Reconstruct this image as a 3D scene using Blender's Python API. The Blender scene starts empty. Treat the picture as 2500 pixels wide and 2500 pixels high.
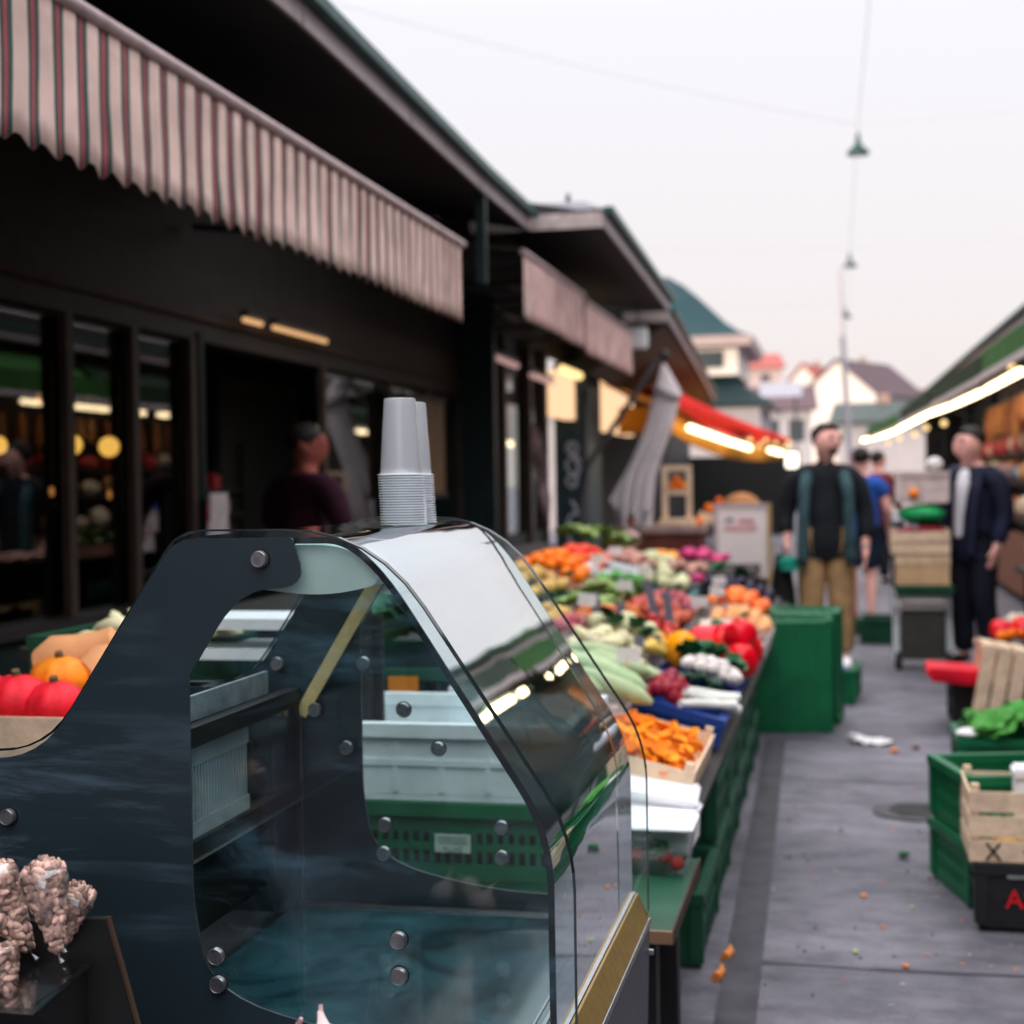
import bpy, bmesh, math, random
from mathutils import Vector, Matrix, noise
random.seed(7)
R = math.radians
sc = bpy.context.scene
COL = sc.collection

# ------------------------------------------------------------------ camera
cam_d = bpy.data.cameras.new('camera')
cam = bpy.data.objects.new('camera', cam_d); COL.objects.link(cam)
yaw, pitch, roll = math.asin(.21776), math.asin(.01843), .015
hx, hy = -math.sin(yaw), math.cos(yaw)
f = Vector((hx*math.cos(pitch), hy*math.cos(pitch), -math.sin(pitch)))
r = Vector((hy, -hx, 0))
u = r.cross(f)
r2 = r*math.cos(roll) - u*math.sin(roll)
u2 = u*math.cos(roll) + r*math.sin(roll)
cam.matrix_world = Matrix(((r2.x, u2.x, -f.x, 0), (r2.y, u2.y, -f.y, 0), (r2.z, u2.z, -f.z, 1.3), (0, 0, 0, 1)))
cam_d.sensor_fit = 'HORIZONTAL'; cam_d.sensor_width = 24; cam_d.lens = 34.78
cam_d.clip_start = .05; cam_d.clip_end = 2000
cam_d.dof.use_dof = True; cam_d.dof.focus_distance = 1.98; cam_d.dof.aperture_fstop = 2.7
cam_d.dof.aperture_blades = 0
sc.camera = cam

# ------------------------------------------------------------------ sky, sun, exposure
W = bpy.data.worlds.new('World'); sc.world = W; W.use_nodes = True
nt = W.node_tree; nt.nodes.clear()
SUN_EL, SUN_AZ = 3.2, 38.0        # low evening sun behind the camera, to the left
out = nt.nodes.new('ShaderNodeOutputWorld'); bg = nt.nodes.new('ShaderNodeBackground')
sky = nt.nodes.new('ShaderNodeTexSky'); sky.sky_type = 'NISHITA'; sky.sun_disc = False
sky.sun_elevation = R(SUN_EL); sky.sun_rotation = R(180+SUN_AZ); sky.dust_density = 2.5; sky.air_density = 1.0
tc = nt.nodes.new('ShaderNodeTexCoord'); sep = nt.nodes.new('ShaderNodeSeparateXYZ')
ramp = nt.nodes.new('ShaderNodeValToRGB')
for i_, (pos, col) in enumerate([(0.0, (.262, .232, .224)), (.12, (.268, .254, .258)), (.30, (.278, .275, .292)), (.55, (.58, .57, .60)), (1.0, (1.1, 1.08, 1.12))]):
    e = ramp.color_ramp.elements[i_] if i_ < 2 else ramp.color_ramp.elements.new(pos)
    e.position = pos; e.color = (*col, 1)
mul = nt.nodes.new('ShaderNodeMix'); mul.data_type = 'RGBA'; mul.blend_type = 'MULTIPLY'
mul.inputs['Factor'].default_value = 1
mul.inputs['B'].default_value = (27, 27, 27, 1)   # veil of high thin cloud
mix = nt.nodes.new('ShaderNodeMix'); mix.data_type = 'RGBA'; mix.inputs['Factor'].default_value = .88
L = nt.links.new
L(tc.outputs['Generated'], sep.inputs[0]); L(sep.outputs['Z'], ramp.inputs[0])
L(ramp.outputs[0], mul.inputs['A'])
L(sky.outputs[0], mix.inputs['A']); L(mul.outputs['Result'], mix.inputs['B'])
L(mix.outputs['Result'], bg.inputs['Color']); bg.inputs['Strength'].default_value = .1
L(bg.outputs[0], out.inputs['Surface'])

sun_d = bpy.data.lights.new('sun', 'SUN'); sun_d.energy = 3.6; sun_d.angle = R(.6); sun_d.color = (1, .86, .70)
sun = bpy.data.objects.new('sun', sun_d); COL.objects.link(sun)
az, el = R(SUN_AZ), R(SUN_EL)
ldir = Vector((math.sin(az)*math.cos(el), math.cos(az)*math.cos(el), -math.sin(el)))
sun.rotation_euler = ldir.to_track_quat('-Z', 'Y').to_euler()
sun.location = (-20, -30, 12)

vs = sc.view_settings
vs.view_transform = 'Standard'; vs.look = 'None'; vs.exposure = 0.5; vs.gamma = 1; vs.use_curve_mapping = False
sc.render.engine = 'CYCLES'
sc.cycles.use_denoising = True
sc.cycles.max_bounces = 10; sc.cycles.transparent_max_bounces = 110; sc.cycles.diffuse_bounces = 5
sc.cycles.glossy_bounces = 6; sc.cycles.sample_clamp_indirect = 6; sc.cycles.caustics_reflective = False

# ------------------------------------------------------------------ materials
MATS = {}
def M(name, rgb, rough=.6, var=.25, scale=9., metal=0., bump=0., rnd=0., spec=.22, emit=None, alpha=None, coat=0., bscale=None, transl=0.):
    """principled with mottled noise colour; rnd varies the value object by object"""
    if name in MATS: return MATS[name]
    m = bpy.data.materials.new(name); m.use_nodes = True; t = m.node_tree
    p = t.nodes['Principled BSDF']; l = t.links.new
    p.inputs['Roughness'].default_value = rough; p.inputs['Metallic'].default_value = metal
    p.inputs['Specular IOR Level'].default_value = spec
    p.inputs['Coat Weight'].default_value = coat
    co = t.nodes.new('ShaderNodeTexCoord'); n = t.nodes.new('ShaderNodeTexNoise')
    n.inputs['Scale'].default_value = scale; n.inputs['Detail'].default_value = 5; n.inputs['Roughness'].default_value = .65
    l(co.outputs['Object'], n.inputs['Vector'])
    mr = t.nodes.new('ShaderNodeMapRange'); mr.inputs['To Min'].default_value = 1-var; mr.inputs['To Max'].default_value = 1+var
    mr.inputs['From Min'].default_value = .3; mr.inputs['From Max'].default_value = .7
    l(n.outputs['Fac'], mr.inputs['Value'])
    val = mr.outputs['Result']
    hsv = t.nodes.new('ShaderNodeHueSaturation'); hsv.inputs['Color'].default_value = (*rgb, 1)
    if rnd:
        oi = t.nodes.new('ShaderNodeObjectInfo'); m2 = t.nodes.new('ShaderNodeMapRange')
        m2.inputs['To Min'].default_value = 1-rnd; m2.inputs['To Max'].default_value = 1+rnd
        l(oi.outputs['Random'], m2.inputs['Value'])
        mm = t.nodes.new('ShaderNodeMath'); mm.operation = 'MULTIPLY'
        l(val, mm.inputs[0]); l(m2.outputs['Result'], mm.inputs[1]); val = mm.outputs[0]
        m3 = t.nodes.new('ShaderNodeMapRange'); m3.inputs['To Min'].default_value = .5-rnd*.06; m3.inputs['To Max'].default_value = .5+rnd*.06
        l(oi.outputs['Random'], m3.inputs['Value']); l(m3.outputs['Result'], hsv.inputs['Hue'])
    l(val, hsv.inputs['Value']); l(hsv.outputs[0], p.inputs['Base Color'])
    if bump:
        b = t.nodes.new('ShaderNodeBump'); b.inputs['Strength'].default_value = bump; b.inputs['Distance'].default_value = .01
        nb = t.nodes.new('ShaderNodeTexNoise'); nb.inputs['Scale'].default_value = bscale or scale*4; nb.inputs['Detail'].default_value = 6
        l(co.outputs['Object'], nb.inputs['Vector']); l(nb.outputs['Fac'], b.inputs['Height']); l(b.outputs[0], p.inputs['Normal'])
    if emit:
        p.inputs['Emission Color'].default_value = (*emit[0], 1); p.inputs['Emission Strength'].default_value = emit[1]
    if transl:
        p.inputs['Subsurface Weight'].default_value = transl; p.inputs['Subsurface Radius'].default_value = (.02, .01, .008)
    MATS[name] = m; return m

def glass(name, tint, f0, power, mx=.98, smudge=0., scol=(.35, .5, .6), grough=.0, sscale=3., wavy=0.):
    """thin pane: straight transmission plus a reflection that rises towards grazing; optional dirt film"""
    m = bpy.data.materials.new(name); m.use_nodes = True; t = m.node_tree; t.nodes.clear(); l = t.links.new
    o = t.nodes.new('ShaderNodeOutputMaterial'); tr = t.nodes.new('ShaderNodeBsdfTransparent'); gl = t.nodes.new('ShaderNodeBsdfGlossy')
    tr.inputs[0].default_value = (*tint, 1); gl.inputs['Roughness'].default_value = grough; gl.inputs[0].default_value = (.97, .98, 1, 1)
    lw = t.nodes.new('ShaderNodeLayerWeight'); lw.inputs['Blend'].default_value = .5
    pw = t.nodes.new('ShaderNodeMath'); pw.operation = 'POWER'; pw.inputs[1].default_value = power
    l(lw.outputs['Facing'], pw.inputs[0])
    mr = t.nodes.new('ShaderNodeMapRange'); mr.inputs['To Min'].default_value = f0; mr.inputs['To Max'].default_value = mx
    l(pw.outputs[0], mr.inputs['Value'])
    mx_ = t.nodes.new('ShaderNodeMixShader'); l(mr.outputs['Result'], mx_.inputs[0]); l(tr.outputs[0], mx_.inputs[1]); l(gl.outputs[0], mx_.inputs[2])
    last = mx_.outputs[0]
    if wavy:
        cw = t.nodes.new('ShaderNodeTexCoord'); nw = t.nodes.new('ShaderNodeTexNoise'); nw.inputs['Scale'].default_value = 6; nw.inputs['Detail'].default_value = 1; bw = t.nodes.new('ShaderNodeBump'); bw.inputs['Strength'].default_value = wavy; bw.inputs['Distance'].default_value = .02
        l(cw.outputs['Object'], nw.inputs['Vector']); l(nw.outputs['Fac'], bw.inputs['Height']); l(bw.outputs[0], gl.inputs['Normal'])
    if smudge:
        co = t.nodes.new('ShaderNodeTexCoord'); mp = t.nodes.new('ShaderNodeMapping'); mp.inputs['Rotation'].default_value = (0, R(35), 0)
        mp.inputs['Scale'].default_value = (1, 1, 3.2)
        n = t.nodes.new('ShaderNodeTexNoise'); n.inputs['Scale'].default_value = sscale; n.inputs['Detail'].default_value = 9; n.inputs['Roughness'].default_value = .72
        n.inputs['Distortion'].default_value = 1.2
        l(co.outputs['Object'], mp.inputs[0]); l(mp.outputs[0], n.inputs['Vector'])
        m3 = t.nodes.new('ShaderNodeMapRange'); m3.inputs['From Min'].default_value = .5; m3.inputs['From Max'].default_value = .8; m3.inputs['To Max'].default_value = smudge
        l(n.outputs['Fac'], m3.inputs['Value'])
        n9 = t.nodes.new('ShaderNodeTexNoise'); n9.inputs['Scale'].default_value = 4.2; n9.inputs['Detail'].default_value = 2; l(co.outputs['Object'], n9.inputs['Vector'])
        m9 = t.nodes.new('ShaderNodeMapRange'); m9.inputs['From Min'].default_value = .46; m9.inputs['From Max'].default_value = .62; l(n9.outputs['Fac'], m9.inputs['Value'])
        m8 = t.nodes.new('ShaderNodeMath'); m8.operation = 'MULTIPLY'; l(m3.outputs['Result'], m8.inputs[0]); l(m9.outputs['Result'], m8.inputs[1])
        df = t.nodes.new('ShaderNodeBsdfDiffuse'); df.inputs[0].default_value = (*scol, 1)
        ms = t.nodes.new('ShaderNodeMixShader'); l(m8.outputs[0], ms.inputs[0]); l(last, ms.inputs[1]); l(df.outputs[0], ms.inputs[2]); last = ms.outputs[0]
    l(last, o.inputs['Surface']); MATS[name] = m; return m

def emis(name, rgb, s):
    m = bpy.data.materials.new(name); m.use_nodes = True; t = m.node_tree; t.nodes.clear()
    o = t.nodes.new('ShaderNodeOutputMaterial'); e = t.nodes.new('ShaderNodeEmission'); e.inputs[0].default_value = (*rgb, 1); e.inputs[1].default_value = s
    t.links.new(e.outputs[0], o.inputs['Surface']); MATS[name] = m; return m

def stripe_mat(name, period, base, cols, y0=0., wob=.006):
    """printed awning stripes running down the cloth; cols = [(end position in one period, colour)]"""
    m = bpy.data.materials.new(name); m.use_nodes = True; t = m.node_tree; l = t.links.new; p = t.nodes['Principled BSDF']
    co = t.nodes.new('ShaderNodeTexCoord'); s = t.nodes.new('ShaderNodeSeparateXYZ'); l(co.outputs['UV'], s.inputs[0])
    d = t.nodes.new('ShaderNodeMath'); d.operation = 'DIVIDE'; d.inputs[1].default_value = period; l(s.outputs['X'], d.inputs[0])
    fr = t.nodes.new('ShaderNodeMath'); fr.operation = 'FRACT'; l(d.outputs[0], fr.inputs[0])
    cr = t.nodes.new('ShaderNodeValToRGB'); cr.color_ramp.interpolation = 'CONSTANT'
    cr.color_ramp.elements[0].color = (*base, 1)
    pos = 0
    for i, (a, c) in enumerate(cols):
        e = cr.color_ramp.elements[1] if i == 0 else cr.color_ramp.elements.new(a)
        e.position = a; e.color = (*c, 1)
    l(fr.outputs[0], cr.inputs[0])
    n = t.nodes.new('ShaderNodeTexNoise'); n.inputs['Scale'].default_value = 6; n.inputs['Detail'].default_value = 6; l(co.outputs['Object'], n.inputs['Vector'])
    mr = t.nodes.new('ShaderNodeMapRange'); mr.inputs['To Min'].default_value = .45; mr.inputs['To Max'].default_value = 1.3; l(n.outputs['Fac'], mr.inputs['Value'])
    h = t.nodes.new('ShaderNodeHueSaturation'); l(cr.outputs[0], h.inputs['Color']); l(mr.outputs['Result'], h.inputs['Value']); l(h.outputs[0], p.inputs['Base Color'])
    p.inputs['Roughness'].default_value = .9; p.inputs['Specular IOR Level'].default_value = .1
    MATS[name] = m; return m

def asphalt_mat():
    m = bpy.data.materials.new('asphalt'); m.use_nodes = True; t = m.node_tree; l = t.links.new; p = t.nodes['Principled BSDF']
    co = t.nodes.new('ShaderNodeTexCoord')
    def nz(scale, det, mapscale=(1, 1, 1), rough=.6):
        mp = t.nodes.new('ShaderNodeMapping'); mp.inputs['Scale'].default_value = mapscale; l(co.outputs['Object'], mp.inputs[0])
        n = t.nodes.new('ShaderNodeTexNoise'); n.inputs['Scale'].default_value = scale; n.inputs['Detail'].default_value = det; n.inputs['Roughness'].default_value = rough
        l(mp.outputs[0], n.inputs['Vector']); return n.outputs['Fac']
    a, b, c = nz(1.1, 7), nz(160, 3), nz(5.5, 9, (.8, 1.5, 1), .75)
    cr = t.nodes.new('ShaderNodeValToRGB'); cr.color_ramp.elements[0].position = .3; cr.color_ramp.elements[1].position = .72
    cr.color_ramp.elements[0].color = (.088, .088, .106, 1); cr.color_ramp.elements[1].color = (.27, .256, .296, 1); l(a, cr.inputs[0])
    m1 = t.nodes.new('ShaderNodeMix'); m1.data_type = 'RGBA'; m1.blend_type = 'MULTIPLY'; m1.inputs['Factor'].default_value = .75
    c2 = t.nodes.new('ShaderNodeValToRGB'); c2.color_ramp.elements[0].position = .38; c2.color_ramp.elements[0].color = (.42, .42, .45, 1); c2.color_ramp.elements[1].position = .56; c2.color_ramp.elements[1].color = (1, 1, 1, 1)
    l(c, c2.inputs[0]); l(cr.outputs[0], m1.inputs['A']); l(c2.outputs[0], m1.inputs['B'])
    m2 = t.nodes.new('ShaderNodeMix'); m2.data_type = 'RGBA'; m2.blend_type = 'MULTIPLY'; m2.inputs['Factor'].default_value = .6
    c3 = t.nodes.new('ShaderNodeValToRGB'); c3.color_ramp.elements[0].position = .3; c3.color_ramp.elements[0].color = (.5, .5, .5, 1); c3.color_ramp.elements[1].position = .7; c3.color_ramp.elements[1].color = (1.2, 1.2, 1.2, 1)
    l(b, c3.inputs[0]); l(m1.outputs['Result'], m2.inputs['A']); l(c3.outputs[0], m2.inputs['B']); l(m2.outputs['Result'], p.inputs['Base Color'])
    p.inputs['Roughness'].default_value = .62; p.inputs['Specular IOR Level'].default_value = .22
    bp = t.nodes.new('ShaderNodeBump'); bp.inputs['Strength'].default_value = .35; bp.inputs['Distance'].default_value = .006; l(b, bp.inputs['Height']); l(bp.outputs[0], p.inputs['Normal'])
    return m

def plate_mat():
    """dark navy acrylic with smudges and painted reflection streaks"""
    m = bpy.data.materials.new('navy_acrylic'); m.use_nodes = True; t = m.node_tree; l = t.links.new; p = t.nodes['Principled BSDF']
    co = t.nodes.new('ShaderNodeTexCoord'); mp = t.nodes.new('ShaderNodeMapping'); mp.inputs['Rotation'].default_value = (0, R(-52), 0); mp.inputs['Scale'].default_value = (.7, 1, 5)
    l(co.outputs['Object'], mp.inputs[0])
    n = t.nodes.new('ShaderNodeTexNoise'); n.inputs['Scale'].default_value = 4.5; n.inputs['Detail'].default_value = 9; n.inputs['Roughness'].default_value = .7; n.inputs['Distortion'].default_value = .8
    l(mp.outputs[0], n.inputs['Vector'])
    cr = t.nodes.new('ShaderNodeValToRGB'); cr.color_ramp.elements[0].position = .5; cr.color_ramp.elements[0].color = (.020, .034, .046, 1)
    cr.color_ramp.elements[1].position = .82; cr.color_ramp.elements[1].color = (.13, .21, .28, 1); l(n.outputs['Fac'], cr.inputs[0])  # pale end: reflected bags drawn into the colour along with smudges
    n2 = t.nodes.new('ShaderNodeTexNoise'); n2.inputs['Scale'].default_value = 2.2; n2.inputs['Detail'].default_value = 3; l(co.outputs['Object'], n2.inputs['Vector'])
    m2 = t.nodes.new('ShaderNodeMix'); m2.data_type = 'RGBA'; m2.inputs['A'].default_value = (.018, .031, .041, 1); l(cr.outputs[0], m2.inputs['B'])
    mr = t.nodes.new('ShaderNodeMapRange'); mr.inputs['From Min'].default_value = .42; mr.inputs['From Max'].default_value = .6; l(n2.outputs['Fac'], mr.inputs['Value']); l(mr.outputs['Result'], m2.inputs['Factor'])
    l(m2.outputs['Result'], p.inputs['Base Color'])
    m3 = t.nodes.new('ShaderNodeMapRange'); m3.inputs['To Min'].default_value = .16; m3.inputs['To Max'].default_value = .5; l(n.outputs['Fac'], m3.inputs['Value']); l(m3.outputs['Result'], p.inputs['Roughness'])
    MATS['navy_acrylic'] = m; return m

# ------------------------------------------------------------------ mesh helpers
class MB:
    def __init__(s): s.v = []; s.f = []; s.uv = None
    def add(s, vs, fs):
        b = len(s.v); s.v += [Vector(x) for x in vs]; s.f += [tuple(b+i for i in q) for q in fs]; return s
    def box(s, x0, x1, y0, y1, z0, z1):
        return s.add([(x0, y0, z0), (x1, y0, z0), (x1, y1, z0), (x0, y1, z0), (x0, y0, z1), (x1, y0, z1), (x1, y1, z1), (x0, y1, z1)],
                     [(3, 2, 1, 0), (4, 5, 6, 7), (0, 1, 5, 4), (1, 2, 6, 5), (2, 3, 7, 6), (3, 0, 4, 7)])
    def obox(s, c, sx, sy, sz, m=None):
        b = len(s.v); s.box(-sx/2, sx/2, -sy/2, sy/2, -sz/2, sz/2)
        for i in range(b, len(s.v)): s.v[i] = (m @ s.v[i] if m else s.v[i]) + Vector(c)
        return s
    def beam(s, a, b, w, h=None):
        a, b = Vector(a), Vector(b); d = b-a; q = d.to_track_quat('X', 'Z').to_matrix()
        return s.obox((a+b)/2, d.length, w, h or w, q)
    def tube(s, pts, r, n=8, cap=True):
        pts = [Vector(p) for p in pts]; k = len(pts); b = len(s.v); rr = r if isinstance(r, (list, tuple)) else [r]*k
        for i, p in enumerate(pts):
            d = (pts[min(i+1, k-1)]-pts[max(i-1, 0)]).normalized()
            a = d.orthogonal().normalized() if abs(d.z) < .9 else Vector((1, 0, 0)); a = (a-d*a.dot(d)).normalized(); c = d.cross(a)
            for j in range(n):
                t = 2*math.pi*j/n; s.v.append(p+(a*math.cos(t)+c*math.sin(t))*rr[i])
        for i in range(k-1):
            for j in range(n):
                s.f.append((b+i*n+j, b+i*n+(j+1) % n, b+(i+1)*n+(j+1) % n, b+(i+1)*n+j))
        if cap: s.f.append(tuple(b+j for j in reversed(range(n)))); s.f.append(tuple(b+(k-1)*n+j for j in range(n)))
        return s
    def lathe(s, prof, n=16, c=(0, 0, 0), m=None):
        b = len(s.v); c = Vector(c)
        for (r_, z) in prof:
            for j in range(n):
                t = 2*math.pi*j/n; p = Vector((r_*math.cos(t), r_*math.sin(t), z)); s.v.append((m @ p if m else p)+c)
        for i in range(len(prof)-1):
            for j in range(n): s.f.append((b+i*n+j, b+i*n+(j+1) % n, b+(i+1)*n+(j+1) % n, b+(i+1)*n+j))
        s.f.append(tuple(b+j for j in reversed(range(n)))); q = b+(len(prof)-1)*n; s.f.append(tuple(q+j for j in range(n)))
        return s
    def prism_y(s, poly, y0, y1):     # polygon in x,z pushed along y
        n = len(poly); b = len(s.v)
        for y in (y0, y1):
            for (x, z) in poly: s.v.append(Vector((x, y, z)))
        s.f.append(tuple(b+i for i in range(n))); s.f.append(tuple(b+n+i for i in reversed(range(n))))
        for i in range(n): j = (i+1) % n; s.f.append((b+j, b+i, b+n+i, b+n+j))
        return s
    def prism_x(s, poly, x0, x1):     # polygon in y,z pushed along x
        n = len(poly); b = len(s.v)
        for x in (x0, x1):
            for (y, z) in poly: s.v.append(Vector((x, y, z)))
        s.f.append(tuple(b+i for i in range(n))); s.f.append(tuple(b+n+i for i in reversed(range(n))))
        for i in range(n): j = (i+1) % n; s.f.append((b+j, b+i, b+n+i, b+n+j))
        return s
    def quad(s, a, b, c, d): return s.add([a, b, c, d], [(0, 1, 2, 3)])
    def slab(s, pts, t):              # planar polygon given thickness t downward along z
        n = len(pts); b = len(s.v); s.v += [Vector(p) for p in pts]+[Vector(p)-Vector((0, 0, t)) for p in pts]
        s.f.append(tuple(b+i for i in range(n))); s.f.append(tuple(b+n+i for i in reversed(range(n))))
        for i in range(n): j = (i+1) % n; s.f.append((b+j, b+i, b+n+i, b+n+j))
        return s
    def ball(s, c, rx, ry=None, rz=None, n=10, k=7, m=None, jit=0):
        ry = ry or rx; rz = rz or rx; b = len(s.v); c = Vector(c)
        for i in range(k+1):
            ph = math.pi*i/k
            for j in range(n):
                t = 2*math.pi*j/n; p = Vector((rx*math.sin(ph)*math.cos(t), ry*math.sin(ph)*math.sin(t), -rz*math.cos(ph)))
                if jit: p *= 1+jit*noise.noise(p*(2.2/max(rx, rz))+c*13)
                s.v.append((m @ p if m else p)+c)
        for i in range(k):
            for j in range(n): s.f.append((b+i*n+j, b+i*n+(j+1) % n, b+(i+1)*n+(j+1) % n, b+(i+1)*n+j))
        return s
    def build(s, name, mat, parent=None, smooth=False, bevel=0, loc=None, local=False):
        o_ = Vector(); p = None if local else parent
        while p: o_ += p.location; p = p.parent
        if loc: o_ = Vector(loc)
        me = bpy.data.meshes.new(name); me.from_pydata([x-o_ for x in s.v], [], s.f)
        bm = bmesh.new(); bm.from_mesh(me); bmesh.ops.remove_doubles(bm, verts=bm.verts, dist=1e-6)
        bmesh.ops.recalc_face_normals(bm, faces=bm.faces)
        if bevel: bmesh.ops.bevel(bm, geom=bm.edges, offset=bevel, segments=2, affect='EDGES', clamp_overlap=True)
        bm.to_mesh(me); bm.free()
        if smooth:
            for q in me.polygons: q.use_smooth = True
            try: me.set_sharp_from_angle(angle=R(50))
            except Exception: pass
        me.materials.append(mat)
        o = bpy.data.objects.new(name, me); COL.objects.link(o)
        if parent: o.parent = parent
        if loc: o.location = loc
        return o

def tag(o, label=None, cat=None, group=None, kind=None):
    if label: o['label'] = label
    if cat: o['category'] = cat
    if group: o['group'] = group
    if kind: o['kind'] = kind
    return o
def thing(name, label, cat, loc=(0, 0, 0), group=None):
    o = bpy.data.objects.new(name, None); COL.objects.link(o); o.location = loc; o.empty_display_size = .1
    return tag(o, label, cat, group)
def copy_tree(o, parent=None):
    c = o.copy(); COL.objects.link(c)
    if parent: c.parent = parent
    for ch in list(o.children): copy_tree(ch, c)
    return c
def inst(o, loc, rot=(0, 0, 0), scale=1, label=None, group=None, cat=None):
    c = copy_tree(o); c.location = loc; c.rotation_euler = rot; c.scale = (scale,)*3
    return tag(c, label, cat, group)
def smooth_poly(pts, rad, n=5):
    """round the corners of a polygon or polyline; rad = one radius per point"""
    out_ = []; k = len(pts)
    for i, p in enumerate(pts):
        rr = rad[i]
        if rr <= 0: out_.append(p); continue
        P = Vector(p); A = Vector(pts[i-1]); B = Vector(pts[(i+1) % k])
        a = P+(A-P).normalized()*min(rr, (A-P).length*.48); b = P+(B-P).normalized()*min(rr, (B-P).length*.48)
        for j in range(n+1):
            t = j/n; q = a*(1-t)**2+P*2*t*(1-t)+b*t*t; out_.append((q.x, q.y))
    return out_

# shared materials
black = M('matt_black', (.011, .0115, .012), .6, spec=.3)
dkwood = M('dark_brown_wood', (.030, .027, .025), .6, bump=.2)
dkgreen = M('dark_green_paint', (.013, .025, .026), .45)
dkgrey = M('charcoal_metal', (.03, .032, .035), .45)
steel = M('brushed_steel', (.55, .56, .58), .28, .1, 40, metal=1)
wood = M('pale_poplar_wood', (.78, .58, .40), .7, .22, 14, bump=.25)
greyw = M('weathered_white_wood', (.55, .47, .47), .75, .2, 14)
gplast = M('green_plastic', (.006, .13, .05), .42, .25, 6)
gplast2 = M('dark_green_plastic', (.012, .075, .04), .5, .25, 6)
bplast = M('blue_plastic', (.012, .045, .22), .42, .25, 6)
kplast = M('black_plastic', (.018, .019, .021), .45, .25, 6)
wplast = M('white_plastic', (.78, .83, .85), .4, .12, 8)
foam = M('white_foam', (.8, .8, .82), .7, .06, 10)
paper = M('white_paper', (.78, .76, .76), .8, .06, 10)
teal = M('teal_crate_plastic', (.015, .13, .13), .45)
pane = glass('window_glass', (.7, .74, .72), .05, 3.6, mx=.62)

# ------------------------------------------------------------------ ground
g = MB(); g.quad((-400, -60, 0), (400, -60, 0), (400, 900, 0), (-400, 900, 0))
tag(g.build('ground', asphalt_mat()), kind='structure')
# shallow drain channel along the stalls
dr = MB(); dr.beam((-.24, 2.2, .003), (-.34, 7.5, .003), .075, .008)
for o_ in (-.042, .042): dr.beam((-.24+o_, 2.2, .004), (-.34+o_, 7.5, .004), .012, .012)
tag(dr.build('drain_channel', M('drain_iron', (.06, .058, .068), .6, .35, 8)), 'dark iron edging of the drain channel beside the fruit stalls', 'drain')
seam = MB()
for (y, x0, x1) in ((4.02, -.3, 2.2), (6.55, -.36, 2.4), (9.4, -.4, 2.6), (12.6, -.5, 2.4)):
    for k in range(14):
        xa, xb = x0+(x1-x0)*k/14, x0+(x1-x0)*(k+1)/14; ya, yb = [y+.05*noise.noise(Vector((v*1.7, y, 0)))+.012*noise.noise(Vector((v*9, y, 0))) for v in (xa, xb)]; w_ = .004+.004*abs(noise.noise(Vector((xa*6, y, 5))))
        seam.add([(xa, ya-w_, .003), (xb, yb-w_, .003), (xb, yb+w_, .003), (xa, ya+w_, .003)], [(0, 1, 2, 3)])
tag(seam.build('pavement_seam', M('seam_dark', (.05, .05, .058), .8)), kind='structure')
mh = thing('manhole_cover', 'round dark iron manhole cover set in the grey pavement', 'manhole cover', (.26, 5.95, 0))
MB().lathe([(.16, .002), (.16, .008), (.14, .011)], 28, (.26, 5.95, 0)).build('rim', M('iron', (.06, .06, .065), .4, metal=.6), mh)
lidm = MB(); lidm.lathe([(.132, .002), (.132, .012)], 28, (.26, 5.95, 0))
for i in range(-3, 4): lidm.box(.26-.1+abs(i)*.012, .26+.1-abs(i)*.012, 5.95+i*.032-.008, 5.95+i*.032+.008, .011, .016)
lidm.build('lid', MATS['iron'], mh)

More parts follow.
